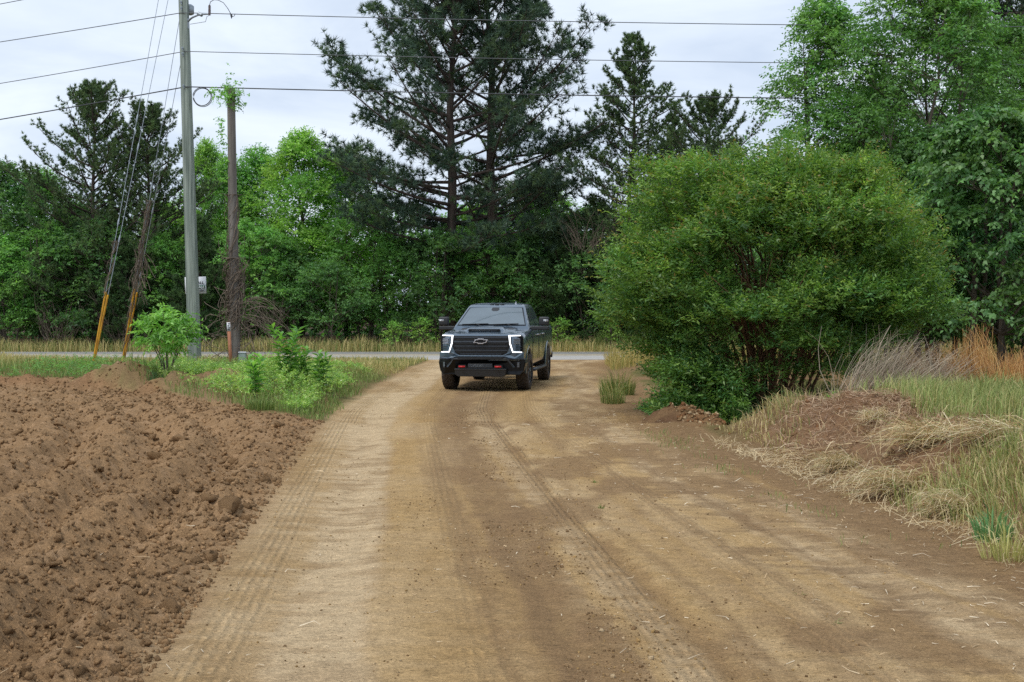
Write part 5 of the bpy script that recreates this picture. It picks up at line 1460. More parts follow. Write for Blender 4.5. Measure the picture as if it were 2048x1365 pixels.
lettering('lettering', 'L', 0.10, -0.245, -0.055, -0.009, M_WHITE, pan)
for (cx, cz, w) in ((0.20, -0.145, 0.12), (0.20, -0.175, 0.12), (0.10, -0.19, 0.04), (0.10, -0.15, 0.03)):
    board('print_line', w, 0.017, 0.003, cx, cz, -0.004, M_INK, pan)
for s in (-0.03,):
    b = Buf(); V, F = box_faces(-0.02, 0.02, 0.013, 0.045, -(sz - tz(sx, sy)) - 0.2, 0.2); b.add(np.array(V) + sg(s, 0, 0), F); b.build('post', M_STAKE, sign)

# survey stake with a printed label, and a low utility box
k0, k1 = wp(463, 716, 33.6), wp(457, 645, 33.6)
gzk = tz(k0[0], 33.6)
st = empty('marker_stake', (k0[0], 33.6, gzk), 0, 'thin brown wooden stake with a black and white label, before the snag', 'stake')
hh = k1[2] - gzk; ln = (k1[0] - k0[0])
b = Buf(); V, F = box_faces(-0.045, 0.045, -0.015, 0.015, -0.2, hh); V = np.array(V, float); V[:, 0] += ln * np.clip(V[:, 2], 0, None) / hh
b.add(V, F); b.build('stake', M_STAKE, st)
b = Buf(); V, F = box_faces(-0.047, 0.047, -0.022, -0.017, hh - 0.24, hh - 0.005); V = np.array(V, float); V[:, 0] += ln * V[:, 2] / hh
b.add(V, F); lb_ = b.build('label', M_WHITE, st)
for q in range(4):
    b = Buf(); z0 = hh - 0.22 + q * 0.055; V, F = box_faces(-0.030 + 0.012 * (q % 2), 0.038 - 0.015 * (q == 2), -0.0255, -0.0225, z0, z0 + 0.028); V = np.array(V, float); V[:, 0] += ln * V[:, 2] / hh
    b.add(V, F); b.build('print_mark', M_INK, lb_)
bx = wp(485, 708, 34.0); gzb = tz(bx[0], 34.0)
bm = bmesh.new(); bmesh.ops.create_cube(bm, size=1.0)
for v in bm.verts: v.co = Vector((v.co.x * 0.20, v.co.y * 0.20, (v.co.z + 0.5) * 0.36))
bmesh.ops.bevel(bm, geom=list(bm.edges), offset=0.02, segments=2, affect='EDGES')
me = bpy.data.meshes.new('utility_box'); bm.to_mesh(me); bm.free(); me.materials.append(plain('pale_green_metal', S(150, 168, 160), 0.5))
ub = empty('utility_box', (bx[0], 34.0, gzb), 0.1, 'small pale utility box in the weeds right of the snag', 'utility box')
link_mesh('housing', me, ub)
bm = bmesh.new(); bmesh.ops.create_cube(bm, size=1.0)
for v in bm.verts: v.co = Vector((v.co.x * 0.22, v.co.y * 0.22, v.co.z * 0.03 + 0.378))
bmesh.ops.bevel(bm, geom=list(bm.edges), offset=0.01, segments=2, affect='EDGES')
me = bpy.data.meshes.new('lid'); bm.to_mesh(me); bm.free(); me.materials.append(M_WHITE); link_mesh('lid', me, ub)
# ------------------------------------------------------------------ the pickup
def paint(name, c):
    m, t, p, out = mat_new(name)
    f = noise_at(t, 2.2, 3); dust = noise_at(t, 7, 5)
    rgb = node(t, 'ShaderNodeRGB'); rgb.outputs[0].default_value = (*c, 1)
    t.links.new(vscale(t, rgb.outputs[0], maprange(t, f, 0.3, 0.7, 0.95, 1.05)), p.inputs['Base Color'])
    p.inputs['Metallic'].default_value = 0.35; t.links.new(maprange(t, dust, 0.3, 0.7, 0.26, 0.40), p.inputs['Roughness'])
    p.inputs['Coat Weight'].default_value = 1.0; t.links.new(maprange(t, dust, 0.35, 0.7, 0.03, 0.14), p.inputs['Coat Roughness'])
    return m
M_PAINT = paint('slate_grey_paint', S(74, 92, 108))
M_GLOSSBLK = plain('gloss_black_plastic', S(18, 20, 24), 0.35, coat=0.08, spec=0.25)
M_BLKPL = plain('black_plastic', S(40, 42, 46), 0.55)
M_DARK = plain('dark_void', S(14, 15, 17), 0.7)
M_CHROME = plain('chrome', S(210, 214, 220), 0.15, 1.0)
M_BAR = plain('dark_grille_bar', S(66, 74, 84), 0.3, 0.5, 0.5)
M_RED = plain('red_hook_paint', S(176, 22, 28), 0.4)
M_RUBBER = plain('tyre_rubber', S(64, 56, 50), 0.9, var=0.3, scale=8)
M_RIM = plain('dark_alloy', S(70, 72, 76), 0.35, 0.7)
M_LAMP = plain('lamp_glass', S(120, 128, 140), 0.08, 0.4, 1.0)
m, t, p, out = mat_new('tinted_glass')
f = noise_at(t, 3, 3)
rgb = node(t, 'ShaderNodeRGB'); rgb.outputs[0].default_value = (*S(84, 98, 106), 1)
t.links.new(vscale(t, rgb.outputs[0], maprange(t, f, 0.3, 0.7, 0.9, 1.1)), p.inputs['Base Color'])
p.inputs['Roughness'].default_value = 0.03; p.inputs['IOR'].default_value = 1.75; p.inputs['Coat Weight'].default_value = 0.6
M_GLASS = m
m, t, p, out = mat_new('lit_led_strip')
p.inputs['Base Color'].default_value = (0.9, 0.93, 1, 1); p.inputs['Emission Color'].default_value = (0.93, 0.96, 1, 1); p.inputs['Emission Strength'].default_value = 1.6
M_LED = m

truck = empty('pickup_truck', (-0.58, 29.2, tz(-0.58, 29.2) + 0.0), math.radians(-8), 'slate grey crew-cab pickup facing the camera with its headlights on', 'pickup truck')
WB = 4.04
def tpart(name, me, parent=None, smooth=True, autosm=True):
    o = link_mesh(name, me, parent or truck)
    if smooth:
        me.polygons.foreach_set('use_smooth', np.ones(len(me.polygons), bool)); me.update()
    return o
def bevel_obj(o, w=0.012, seg=2, ang=35):
    md = o.modifiers.new('bevel', 'BEVEL'); md.width = w; md.segments = seg; md.limit_method = 'ANGLE'; md.angle_limit = math.radians(ang); md.harden_normals = False
    return o
def box(name, x0, x1, y0, y1, z0, z1, mat, parent=None, bev=0.01, fn=None):
    V, F = box_faces(x0, x1, y0, y1, z0, z1); V = np.array(V, float)
    if fn: V = np.array([fn(*v) for v in V])
    b = Buf(); b.add(V, F); me = b.mesh(name, mat, use_col=False)
    o = link_mesh(name, me, parent or truck)
    if bev: bevel_obj(o, bev)
    return o
def prism_xz(name, pts, y0, y1, mat, parent=None, bev=0.006, dyfn=None):
    """outline in x-z pulled from y0 (front) to y1 (back)"""
    n = len(pts)
    f = dyfn or (lambda x, z: 0.0)
    V = [(x, y0 + f(x, z), z) for x, z in pts] + [(x, y1 + f(x, z), z) for x, z in pts]
    bm = bmesh.new(); vs = [bm.verts.new(v) for v in V]
    bm.faces.new(vs[:n]); bm.faces.new(vs[n:][::-1])
    for i in range(n):
        j = (i + 1) % n; bm.faces.new((vs[i], vs[n + i], vs[n + j], vs[j]))
    bmesh.ops.recalc_face_normals(bm, faces=bm.faces)
    me = bpy.data.meshes.new(name); bm.to_mesh(me); bm.free(); me.materials.append(mat)
    o = link_mesh(name, me, parent or truck)
    if bev: bevel_obj(o, bev)
    return o
def mirror_pts(pts): return [(-x, z) for x, z in pts]

# body shell: lofted sections along the length
def prof(y):
    w = np.interp(y, [-0.97, -0.93, -0.84, -0.65, -0.3, 0.6, 3.05, 5.2, 5.30], [0.80, 0.89, 0.955, 0.99, 1.0, 0.995, 0.985, 0.985, 0.965])
    zs = np.interp(y, [-0.97, -0.85, -0.5, 0.0, 0.6, 3.0, 3.2, 5.3], [1.255, 1.315, 1.36, 1.39, 1.42, 1.45, 1.47, 1.48])
    zt = np.interp(y, [-0.97, -0.92, -0.85, -0.3, 0.1, 0.6, 3.1, 5.3], [1.285, 1.325, 1.34, 1.405, 1.445, 1.49, 1.47, 1.48])
    zb = np.interp(y, [-0.97, -0.5, 0.4, 5.3], [0.72, 0.62, 0.52, 0.58])
    return w, zs, zt, zb
ys = np.array([-0.97, -0.95, -0.92, -0.88, -0.82, -0.74, -0.64, -0.5, -0.35, -0.2, 0, 0.2, 0.4, 0.6, 0.9, 1.4, 2.0, 2.6, 3.0, 3.12, 3.4, 4.0, 4.6, 5.1, 5.2, 5.27, 5.30])
secs = []
for y in ys:
    w, zs, zt, zb = prof(y)
    hood = y < 0.7
    half = [(0, zb), (0.6 * w, zb), (0.93 * w, zb + 0.0), (0.975 * w, zb + 0.05), (0.99 * w, zb + 0.16), (w * 1.0, 0.5 * (zb + zs) - 0.02), (w * 1.0, zs - 0.20), (w * 0.992, zs - 0.12), (w * 0.975, zs - 0.05),
            (w * 0.94, zs - 0.008), (w * 0.88, zs + 0.012), (w * 0.80, zs + 0.014 if not hood else zs + 0.02), (w * 0.72, zs + 0.012 if hood else zs), (w * 0.66, (zs + 0.5 * (zt - zs) + 0.012) if hood else zs), (w * 0.5, zt - 0.006), (w * 0.25, zt), (0, zt)]
    ring = half + [(-x, z) for x, z in half[-2:0:-1]]
    secs.append([(x, y, z) for x, z in ring])
nrn = len(secs[0])
bm = bmesh.new()
vv = [[bm.verts.new(c) for c in s] for s in secs]
for i in range(len(secs) - 1):
    for j in range(nrn):
        k = (j + 1) % nrn
        bm.faces.new((vv[i][j], vv[i][k], vv[i + 1][k], vv[i + 1][j]))
bm.faces.new(vv[0][::-1]); bm.faces.new(vv[-1])
bmesh.ops.recalc_face_normals(bm, faces=bm.faces)
me = bpy.data.meshes.new('body'); bm.to_mesh(me); bm.free(); me.materials.append(M_PAINT)
tmp = bpy.data.objects.new('tmp_body', me); COL.objects.link(tmp)
cutters = []
def cut_cyl(y, r):
    bm = bmesh.new(); bmesh.ops.create_cone(bm, cap_ends=True, segments=40, radius1=r, radius2=r, depth=3.0, matrix=Matrix.Translation((0, y, 0.47)) @ Matrix.Rotation(PI / 2, 4, 'Y'))
    m2 = bpy.data.meshes.new('cut'); bm.to_mesh(m2); bm.free(); m2.materials.append(M_DARK)
    o = bpy.data.objects.new('cut', m2); COL.objects.link(o); cutters.append(o); return o
def cut_box(x0, x1, y0, y1, z0, z1):
    V, F = box_faces(x0, x1, y0, y1, z0, z1); m2 = bpy.data.meshes.new('cut'); m2.from_pydata(V, [], F); m2.materials.append(M_BLKPL)
    o = bpy.data.objects.new('cut', m2); COL.objects.link(o); cutters.append(o); return o
for o in (cut_cyl(0.0, 0.53), cut_cyl(WB, 0.53), cut_box(-0.80, 0.80, 3.2, 5.2, 0.95, 1.8)):
    md = tmp.modifiers.new('b', 'BOOLEAN'); md.operation = 'DIFFERENCE'; md.object = o; md.solver = 'EXACT'
    try: md.material_mode = 'TRANSFER'
    except Exception: pass
dg = bpy.context.evaluated_depsgraph_get()
bme = bpy.data.meshes.new_from_object(tmp.evaluated_get(dg))
bme.name = 'body'
for o in cutters + [tmp]: bpy.data.objects.remove(o)
body = link_mesh('body', bme, truck)
bme.set_sharp_from_angle(angle=math.radians(32)) if hasattr(bme, 'set_sharp_from_angle') else None
bme.polygons.foreach_set('use_smooth', np.ones(len(bme.polygons), bool)); bme.update()

# cab: rounded plan outlines stacked upwards
def plan(z, yf, yr_, hw, rc):
    pts = []
    for (cx, cy, a0) in ((hw - rc, yf + rc, -90), (hw - rc, yr_ - rc, 0), (-hw + rc, yr_ - rc, 90), (-hw + rc, yf + rc, 180)):
        for q in range(6):
            a = math.radians(a0 + 18 * q); pts.append((cx + rc * math.cos(a), cy + rc * math.sin(a), z))
    return pts
lay = [plan(1.40, 0.44, 3.08, 0.93, 0.05), plan(1.49, 0.56, 3.06, 0.905, 0.05), plan(1.955, 1.38, 2.99, 0.715, 0.06), plan(2.00, 1.47, 2.96, 0.685, 0.07), plan(2.035, 1.60, 2.90, 0.62, 0.09), plan(2.058, 1.80, 2.80, 0.50, 0.12), plan(2.07, 2.1, 2.6, 0.25, 0.12)]
bm = bmesh.new(); vv = [[bm.verts.new(c) for c in s] for s in lay]
for i in range(len(lay) - 1):
    for j in range(24):
        k = (j + 1) % 24; bm.faces.new((vv[i][j], vv[i][k], vv[i + 1][k], vv[i + 1][j]))
bm.faces.new(vv[0][::-1]); bm.faces.new(vv[-1])
bmesh.ops.recalc_face_normals(bm, faces=bm.faces)
me = bpy.data.meshes.new('cab'); bm.to_mesh(me); bm.free(); me.materials.append(M_PAINT)
me.polygons.foreach_set('use_smooth', np.ones(len(me.polygons), bool)); me.set_sharp_from_angle(angle=math.radians(30))
cab = link_mesh('cab', me, truck)
# glass: panels lying 3-6 mm proud of the cab shell
def panel(name, quad, mat, parent, off, th=0.004, nx=8, curve=0.0, rnd=0.0):
    a, b_, c, d = [np.array(q, float) for q in quad]           # bottom-left, bottom-right, top-right, top-left
    n = nrm(np.cross(b_ - a, d - a))
    u = np.linspace(0, 1, nx); v = np.linspace(0, 1, 4)
    g = []
    for vv_ in v:
        for uu in u:
            p = (a * (1 - uu) + b_ * uu) * (1 - vv_) + (d * (1 - uu) + c * uu) * vv_
            g.append(p + n * (off + curve * (1 - (2 * uu - 1) ** 2)))
    g = np.array(g); F = [(j * nx + i, j * nx + i + 1, (j + 1) * nx + i + 1, (j + 1) * nx + i) for j in range(3) for i in range(nx - 1)]
    b2 = Buf(); b2.add(g, F); me = b2.mesh(name, mat, use_col=False)
    o = link_mesh(name, me, parent)
    me.polygons.foreach_set('use_smooth', np.ones(len(me.polygons), bool))
    md = o.modifiers.new('thick', 'SOLIDIFY'); md.thickness = th; md.offset = -1; md.use_rim = False
    return o
def wf(x, s):                                   # point on the windscreen plane: s=0 at the foot, 1 at the roof
    return (x, 0.56 + 0.82 * s, 1.49 + 0.465 * s)
ws = panel('windscreen', [wf(-0.845, 0.02), wf(0.845, 0.02), wf(0.675, 0.97), wf(-0.675, 0.97)], M_GLOSSBLK, cab, 0.004)
panel('glass', [wf(-0.815, 0.06), wf(0.815, 0.06), wf(0.650, 0.93), wf(-0.650, 0.93)], M_GLASS, ws, 0.010, curve=0.014)
b = Buf()
pt_ = [wf(-0.085, 0.93), wf(0.085, 0.93), wf(0.10, 0.80), wf(0.05, 0.74), wf(-0.05, 0.74), wf(-0.10, 0.80)]
nn_ = nrm(np.cross(np.array(wf(1, 0)) - np.array(wf(0, 0)), np.array(wf(0, 1)) - np.array(wf(0, 0))))
P = np.array(pt_) + nn_ * 0.026; b.add(np.vstack([P, P.mean(0)[None] + nn_ * 0.008]), [(i, 6, (i + 1) % 6) for i in range(6)]); b.build('sensor_pod', M_BLKPL, ws)
def sw(y, s, sgn):                              # point on the side glass plane
    return (sgn * (0.905 - 0.19 * s), y, 1.49 + 0.465 * s)
for sgn in (1, -1):
    for nme, q in (('side_window', [(0.92, .03), (1.98, .03), (1.94, .93), (1.50, .93), ]), ('side_window', [(2.06, .03), (2.94, .03), (2.80, .93), (2.02, .93)])):
        quad = [sw(y, s, sgn) for y, s in q]
        if sgn < 0: quad = [quad[1], quad[0], quad[3], quad[2]]
        fr = panel(nme, quad, M_GLASS, cab, 0.006, nx=4)
panel('rear_window', [(0.72, 3.055, 1.55), (-0.72, 3.055, 1.55), (-0.62, 3.0, 1.9), (0.62, 3.0, 1.9)], M_GLASS, cab, 0.008, nx=4)
# roof marker lamps, antenna fin, wipers
for x, z, y in ((-0.13, 2.012, 1.50), (0.0, 2.013, 1.49), (0.13, 2.012, 1.50)):
    box('roof_lamp', x - 0.052, x + 0.052, y, y + 0.10, z - 0.02, z + 0.022, M_GLOSSBLK, cab, 0.008)
for s in (-1, 1):
    box('roof_lamp', s * 0.585 - 0.045, s * 0.585 + 0.045, 1.52, 1.62, 1.985, 2.022, M_GLOSSBLK, cab, 0.008)
prism_xz('antenna', [(0.43, 2.0), (0.49, 2.0), (0.475, 2.095), (0.465, 2.10)], 1.56, 1.64, M_CHROME, cab, 0.004)
box('trim_strip', -0.15, 0.15, 1.485, 1.52, 1.99, 2.004, M_CHROME, cab, 0.003)
for x0, x1 in ((-0.72, -0.08), (0.05, 0.66)):
    b = Buf(); a = np.array(wf(x0, 0.04)) + nn_ * 0.03; c = np.array(wf(x1, 0.075)) + nn_ * 0.03
    add_tube(b, [a, (a + c) / 2, c], 0.010, 5); add_tube(b, [np.array(wf((x0 + x1) / 2 + 0.15, -0.02)) + nn_ * .02, (a + c) / 2 + nn_ * 0.01], 0.008, 5); b.build('wiper', M_BLKPL, cab)

# bonnet scoop
def scoop():
    bm = bmesh.new()
    rows_ = []
    for y, hw, h in ((-0.50, 0.44, -0.015), (-0.42, 0.43, 0.055), (-0.25, 0.42, 0.062), (0.05, 0.38, 0.045), (0.35, 0.30, 0.012), (0.45, 0.26, -0.02)):
        zt = prof(y)[2]
        rows_.append([bm.verts.new((x, y, zt + z)) for x, z in ((-hw - 0.06, -0.03), (-hw, h * 0.75), (-hw + 0.05, h), (0, h + 0.006), (hw - 0.05, h), (hw, h * 0.75), (hw + 0.06, -0.03))])
    for i in range(5):
        for j in range(6): bm.faces.new((rows_[i][j], rows_[i][j + 1], rows_[i + 1][j + 1], rows_[i + 1][j]))
    bmesh.ops.recalc_face_normals(bm, faces=bm.faces)
    me = bpy.data.meshes.new('hood_scoop'); bm.to_mesh(me); bm.free(); me.materials.append(M_PAINT)
    me.polygons.foreach_set('use_smooth', np.ones(len(me.polygons), bool)); return me
sc = link_mesh('hood_scoop', scoop(), body)
zf = prof(-0.45)[2]
prism_xz('scoop_opening', [(-0.35, zf - 0.005), (0.35, zf - 0.005), (0.385, zf + 0.018), (0.36, zf + 0.05), (-0.36, zf + 0.05), (-0.385, zf + 0.018)], -0.525, -0.42, M_GLOSSBLK, sc, 0.006)
box('scoop_bar', -0.30, 0.30, -0.535, -0.52, zf + 0.018, zf + 0.028, M_BAR, sc, 0.002)
for s in (-1, 1):                                # raised bonnet vents beside the scoop
    zt = prof(0.1)[2]
    box('hood_vent', s * 0.56 - 0.07, s * 0.56 + 0.07, -0.05, 0.12, zt - 0.035, zt - 0.008, M_BLKPL, body, 0.01, fn=lambda x, y, z: (x, y, z + 0.10 * y))

# front fascia
FY = -0.985
grille = prism_xz('grille', [(-0.645, 1.285), (0.645, 1.285), (0.70, 1.10), (0.60, 0.895), (0.50, 0.845), (-0.50, 0.845), (-0.60, 0.895), (-0.70, 1.10)], FY, FY + 0.06, M_GLOSSBLK, None, 0.01)
for z, hw, h in ((1.245, 0.61, 0.022), (1.155, 0.62, 0.038), (1.05, 0.61, 0.018), (0.955, 0.60, 0.018), (0.868, 0.47, 0.016)):
    y0 = FY - 0.028
    prism_xz('grille_bar', [(-hw, z + h / 2), (hw, z + h / 2), (hw + 0.03, z), (hw, z - h / 2), (-hw, z - h / 2), (-hw - 0.03, z)], y0, FY + 0.01, M_BAR, grille, 0.004, lambda x, z: 0.05 * abs(x) ** 2)
for z in (1.20, 1.10, 1.00, 0.91):
    box('grille_slat', -0.58, 0.58, FY - 0.006, FY + 0.01, z - 0.012, z + 0.012, M_DARK, grille, 0.003)
def bowtie(s, t=0.0):
    w, h, c, sl_ = 0.172 * s, 0.040 * s, 0.062 * s, 0.030 * s
    H = 0.062 * s
    up = [(-c - 0.01, h), (-c - 0.01 + 0.004, H), (c + 0.01, H), (c + 0.01, h), (w, h), (w - sl_ * 1.4, -h), (c + 0.01, -h), (c + 0.006, -H), (-c - 0.01, -H), (-c - 0.01, -h), (-w, -h), (-w + sl_ * 1.4, h)]
    return [(x, z + 1.165) for x, z in up]
em = prism_xz('emblem', bowtie(1.0), FY - 0.05, FY - 0.02, M_CHROME, grille, 0.003)
prism_xz('emblem_inlay', [(x * 0.84, (z - 1.165) * 0.62 + 1.165) for x, z in bowtie(1.0)], FY - 0.055, FY - 0.045, M_GLOSSBLK, em, 0.002)
lo = lambda x, z: max(0, abs(x) - 0.78) * 0.55
for s in (1, -1):
    fx = (lambda p: p) if s > 0 else mirror_pts
    hl = prism_xz('headlight', fx([(0.655, 1.30), (0.93, 1.30), (0.965, 1.26), (0.965, 0.90), (0.72, 0.895), (0.70, 0.98), (0.67, 1.12)]), FY + 0.0, FY + 0.12, M_GLOSSBLK, None, 0.012, lo)
    led = prism_xz('light_strip', fx([(0.645, 1.302), (0.915, 1.305), (0.915, 1.287), (0.683, 1.280), (0.694, 1.12), (0.750, 0.927), (0.945, 0.920), (0.945, 0.902), (0.737, 0.905), (0.668, 1.10)]), FY - 0.022, FY + 0.02, M_LED, hl, 0.004, lo)
    for z in (1.205, 1.135):
        ho = prism_xz('lamp_unit', fx([(0.755, z + 0.026), (0.90, z + 0.028), (0.905, z - 0.022), (0.765, z - 0.026)]), FY - 0.016, FY + 0.02, M_LAMP, hl, 0.006, lo)
        prism_xz('lamp_rim', fx([(0.75, z - 0.028), (0.91, z - 0.024), (0.91, z - 0.034), (0.75, z - 0.038)]), FY - 0.02, FY + 0.01, M_CHROME, hl, 0.002, lo)
    for z in (1.04, 0.99):
        prism_xz('lamp_fin', fx([(0.80, z + 0.008), (0.94, z + 0.008), (0.94, z - 0.004), (0.80, z - 0.004)]), FY - 0.012, FY + 0.01, M_BAR, hl, 0.002, lo)
# body-coloured strip under lamps and grille
prism_xz('front_valance', [(-0.985, 0.90), (-0.70, 0.90), (-0.63, 0.895), (-0.52, 0.84), (0.52, 0.84), (0.63, 0.895), (0.70, 0.90), (0.985, 0.90), (0.99, 0.775), (0.80, 0.765), (0.66, 0.775), (0.58, 0.80), (-0.58, 0.80), (-0.66, 0.775), (-0.80, 0.765), (-0.99, 0.775)], FY - 0.02, FY + 0.12, M_PAINT, body, 0.012, lo)
# bumper
bo = lambda x, z: max(0, abs(x) - 0.70) * 0.75 + max(0, 0.55 - z) * 0.25
bumper = prism_xz('bumper', [(-1.0, 0.76), (-0.70, 0.755), (-0.60, 0.785), (0.60, 0.785), (0.70, 0.755), (1.0, 0.76), (1.02, 0.66), (0.98, 0.47), (0.90, 0.385), (-0.90, 0.385), (-0.98, 0.47), (-1.02, 0.66)], FY - 0.10, FY + 0.36, M_GLOSSBLK, None, 0.02, bo)
prism_xz('bumper_top', [(-0.995, 0.772), (-0.70, 0.768), (-0.62, 0.742), (-0.72, 0.735), (-0.995, 0.742)], FY - 0.115, FY - 0.05, M_BAR, bumper, 0.006, bo)
prism_xz('bumper_top', [(0.995, 0.772), (0.70, 0.768), (0.62, 0.742), (0.72, 0.735), (0.995, 0.742)], FY - 0.115, FY - 0.05, M_BAR, bumper, 0.006, bo)
prism_xz('air_slot', [(-0.54, 0.80), (0.54, 0.80), (0.50, 0.745), (-0.50, 0.745)], FY - 0.105, FY - 0.05, M_DARK, bumper, 0.004, bo)
for s in (1, -1):
    fx = (lambda p: p) if s > 0 else mirror_pts
    prism_xz('bumper_crease', fx([(0.62, 0.735), (0.67, 0.735), (0.80, 0.575), (0.765, 0.555)]), FY - 0.118, FY - 0.06, M_BAR, bumper, 0.006, bo)
    fl = prism_xz('fog_light', fx([(0.835, 0.685), (0.90, 0.69), (0.895, 0.55), (0.84, 0.545)]), FY - 0.108, FY - 0.06, M_BLKPL, bumper, 0.006, bo)
    for z in (0.66, 0.625, 0.59):
        prism_xz('lamp_unit', fx([(0.848, z + 0.013), (0.888, z + 0.013), (0.888, z - 0.013), (0.848, z - 0.013)]), FY - 0.113, FY - 0.08, M_LAMP, fl, 0.003, bo)
    prism_xz('hook_pocket', fx([(0.33, 0.62), (0.51, 0.62), (0.53, 0.54), (0.31, 0.54)]), FY - 0.106, FY - 0.05, M_DARK, bumper, 0.004, bo)
    b = Buf(); xs_ = np.linspace(0.355, 0.485, 9) * s
    add_tube(b, [(x, FY - 0.135 - 0.03 * math.sin(PI * k / 8), 0.582) for k, x in enumerate(xs_)], 0.021, 8); ho = b.build('tow_hook', M_RED, bumper, True); ho['label'] = 'bright red tow hook'
prism_xz('lower_grille', [(-0.28, 0.655), (0.28, 0.655), (0.30, 0.545), (-0.30, 0.545)], FY - 0.106, FY - 0.05, M_DARK, bumper, 0.004, bo)
for z in (0.575, 0.60, 0.625):
    box('grille_slat', -0.28, 0.28, FY - 0.112, FY - 0.10, z - 0.006, z + 0.006, M_BAR, bumper, 0.002)
prism_xz('skid_plate', [(-0.60, 0.525), (0.60, 0.525), (0.58, 0.385), (0.52, 0.35), (-0.52, 0.35), (-0.58, 0.385)], FY - 0.118, FY + 0.1, M_BLKPL, bumper, 0.01, bo)
prism_xz('skid_edge', [(-0.60, 0.535), (0.60, 0.535), (0.60, 0.505), (0.40, 0.505), (0.35, 0.515), (-0.35, 0.515), (-0.40, 0.505), (-0.60, 0.505)], FY - 0.128, FY - 0.05, M_BAR, bumper, 0.006, bo)

# wheel arch flares, side steps, handles, door gaps
for s in (1, -1):
    for yc in (0.0, WB):
        b = Buf(); aa = np.radians(np.linspace(-6, 186, 25))
        add = []
        for a in aa:
            cy, sy = math.cos(a), math.sin(a)
            add.append([(s * 0.955, yc + 0.525 * cy, 0.47 + 0.525 * sy), (s * 1.012, yc + 0.53 * cy, 0.47 + 0.53 * sy), (s * 1.008, yc + 0.565 * cy, 0.47 + 0.565 * sy), (s * 0.990, yc + 0.60 * cy, 0.47 + 0.60 * sy)])
        A = np.array(add).reshape(-1, 3); F = [(i * 4 + j, i * 4 + j + 1, (i + 1) * 4 + j + 1, (i + 1) * 4 + j) for i in range(24) for j in range(3)]
        b.add(A, F); b.build('wheel_arch_trim', M_PAINT, body, True)
    x0, x1 = (0.90, 1.07) if s > 0 else (-1.07, -0.90)
    stp = box('side_step', x0, x1, 0.72, 3.05, 0.40, 0.455, M_BLKPL, None, 0.02)
    box('step_pad', x0 + 0.02, x1 - 0.02, 0.78, 2.98, 0.456, 0.464, M_BAR, stp, 0.003)
    for y in (0.72, 2.02, 3.06):                 # shut lines
        box('door_gap', s * 0.997 - 0.004, s * 0.997 + 0.004, y, y + 0.012, 0.66, 1.36, M_DARK, body, 0)
    for y in (1.75, 2.80):
        b = Buf(); add_tube(b, [(s * 0.99, y - 0.10, 1.27), (s * 1.03, y - 0.08, 1.275), (s * 1.03, y + 0.08, 1.275), (s * 0.99, y + 0.10, 1.27)], 0.016, 6); b.build('door_handle', M_CHROME, body, True)
    box('side_badge', s * 1.002 - 0.004, s * 1.002 + 0.004, 0.80, 1.02, 1.08, 1.115, M_GLOSSBLK, body, 0.002)
    box('tail_light', s * 0.91 - 0.05, s * 0.91 + 0.05, 5.28, 5.315, 1.0, 1.38, plain('red_lens', S(150, 20, 24), 0.15, coat=1.0), body, 0.008)
    # towing mirrors
    sx_ = lambda a, b_: (a, b_) if s > 0 else (-b_, -a)
    mi = box('door_mirror', *sx_(1.125, 1.365), 0.86, 1.02, 1.50, 1.715, M_BLKPL, None, 0.035)
    arm = prism_xz('mirror_arm', (lambda p: p if s > 0 else mirror_pts(p))([(0.88, 1.37), (1.08, 1.395), (1.36, 1.395), (1.365, 1.485), (1.10, 1.488), (0.97, 1.485), (0.88, 1.46)]), 0.87, 1.0, M_BLKPL, mi, 0.02)
    for z in (1.615, 1.642):
        box('signal_strip', *sx_(1.235, 1.355), 0.852, 0.865, z - 0.008, z + 0.008, M_CHROME, mi, 0.002)
    box('mirror_glass', *sx_(1.145, 1.345), 1.018, 1.026, 1.52, 1.70, M_CHROME, mi, 0.002)
# tailgate, frame and axle underneath
box('tailgate', -0.84, 0.84, 5.29, 5.325, 0.75, 1.47, M_PAINT, body, 0.012)
box('rear_bumper', -0.97, 0.97, 5.33, 5.5, 0.55, 0.74, M_BLKPL, None, 0.03)
for s in (-1, 1): box('frame_rail', s * 0.45 - 0.05, s * 0.45 + 0.05, -0.75, 5.2, 0.5, 0.64, M_DARK, None, 0.01)
b = Buf(); add_tube(b, [(-0.8, 0, 0.42), (-0.25, 0, 0.42), (0.8, 0, 0.42)], 0.055, 8)
V = IV2 * np.array([0.17, 0.20, 0.17]) + np.array([-0.20, -0.02, 0.40]); b.add(V, IF2); b.build('front_axle', M_DARK, None and truck or truck, True)
b = Buf(); add_tube(b, [(-0.8, WB, 0.42), (0.8, WB, 0.42)], 0.06, 8); b.add(IV2 * 0.19 + np.array([0, WB, 0.42]), IF2); b.build('rear_axle', M_DARK, truck, True)

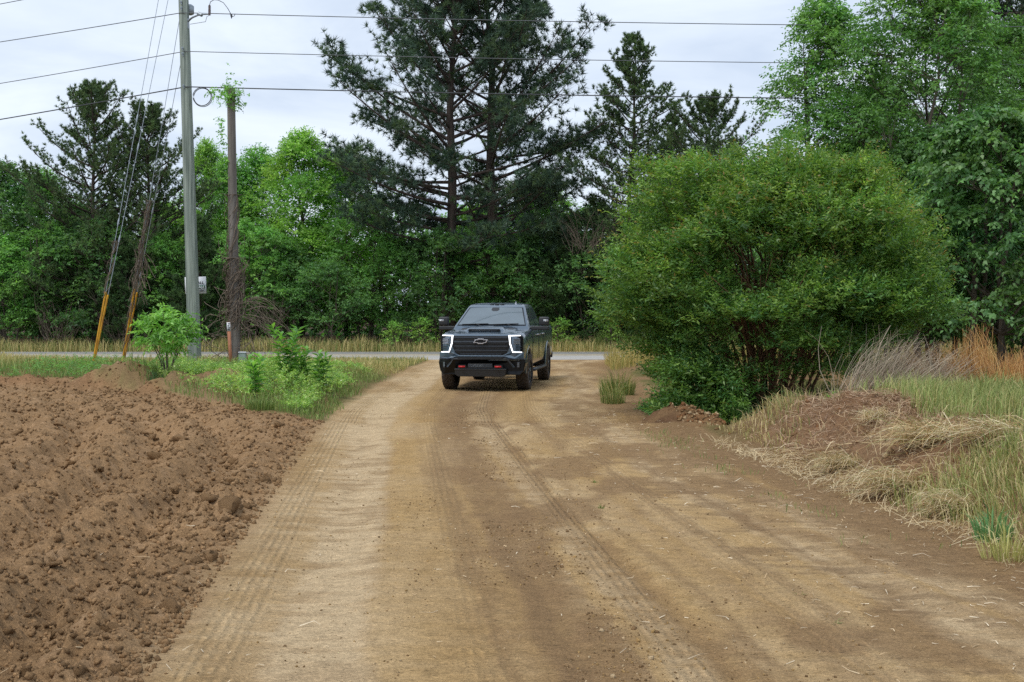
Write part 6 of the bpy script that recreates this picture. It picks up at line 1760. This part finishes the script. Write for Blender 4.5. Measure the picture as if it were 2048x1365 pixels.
# wheels
def wheel_meshes():
    r, w = 0.425, 0.285
    prof_ = [(-0.5, 0.62), (-0.52, 0.75), (-0.50, 0.90), (-0.44, 0.965), (-0.36, 0.985), (-0.16, 0.985), (-0.12, 0.965), (-0.03, 0.965), (0.03, 0.985), (0.10, 0.965), (0.16, 0.985), (0.36, 0.985), (0.44, 0.965), (0.50, 0.90), (0.52, 0.75), (0.50, 0.62)]
    seg = 96; V = []
    for i in range(seg):
        a = 2 * PI * i / seg
        for j, (x, q) in enumerate(prof_):
            lug = 0.0
            if 3 <= j <= 12:
                ph = (i + (2 if j % 4 < 2 else 0)) % 4
                lug = 0.030 if ph < 2 else -0.012
            V.append((x * w, (q + lug) * r * math.cos(a), (q + lug) * r * math.sin(a)))
    n = len(prof_); F = [(i * n + j, i * n + j + 1, ((i + 1) % seg) * n + j + 1, ((i + 1) % seg) * n + j) for i in range(seg) for j in range(n - 1)]
    b = Buf(); b.add(V, F); ty = b.mesh('tyre', M_RUBBER, False, False)
    b = Buf()
    R0 = 0.62 * r
    ring = [(0.44, 1.0), (0.40, 0.94), (0.10, 0.90), (-0.45, 0.92)]
    V = [(x * w, q * R0 * math.cos(2 * PI * i / 48), q * R0 * math.sin(2 * PI * i / 48)) for i in range(48) for x, q in ring]
    F = [(i * 4 + j, i * 4 + j + 1, ((i + 1) % 48) * 4 + j + 1, ((i + 1) % 48) * 4 + j) for i in range(48) for j in range(3)]
    b.add(V, F)
    for k in range(6):
        for d in (-0.16, 0.16):
            a = k * PI / 3 + d; ca, sa = math.cos(a), math.sin(a)
            p0, p1 = np.array([0.36 * w, 0.2 * R0 * ca, 0.2 * R0 * sa]), np.array([0.34 * w, 0.95 * R0 * ca, 0.95 * R0 * sa])
            add_tube(b, [p0, (p0 + p1) / 2 + [0.01, 0, 0], p1], 0.022, 6)
    add_tube(b, [(0.05, 0, 0), (0.36 * w, 0, 0), (0.46 * w, 0, 0), (0.48 * w, 0, 0)], [0.09, 0.085, 0.07, 0.03], 16)
    rim = b.mesh('rim', M_RIM, True, False)
    b = Buf()
    aa = np.arange(32) * 2 * PI / 32
    b.add(np.vstack([[(0.0, R0 * math.cos(q), R0 * math.sin(q)) for q in aa], [(0.0, 0, 0)]]), [(i, (i + 1) % 32, 32) for i in range(32)]); back = b.mesh('brake_shield', M_DARK, False, False)
    return ty, rim, back
TY, RM, BK = wheel_meshes()
def add_wheel(x, y, steer):
    w = bpy.data.objects.new('wheel', TY); COL.objects.link(w); w.parent = truck
    w.name = 'wheel'
    w.location = (x, y, 0.42); w.rotation_euler = (random.random() * 0 + 0.3, 0, (0 if x > 0 else PI) + steer); w.rotation_mode = 'XYZ'
    for nme, me in (('rim', RM), ('brake_shield', BK)): link_mesh(nme, me, w)
add_wheel(0.885, 0, math.radians(-3)); add_wheel(-0.885, 0, math.radians(-3)); add_wheel(0.885, WB, 0); add_wheel(-0.885, WB, 0)
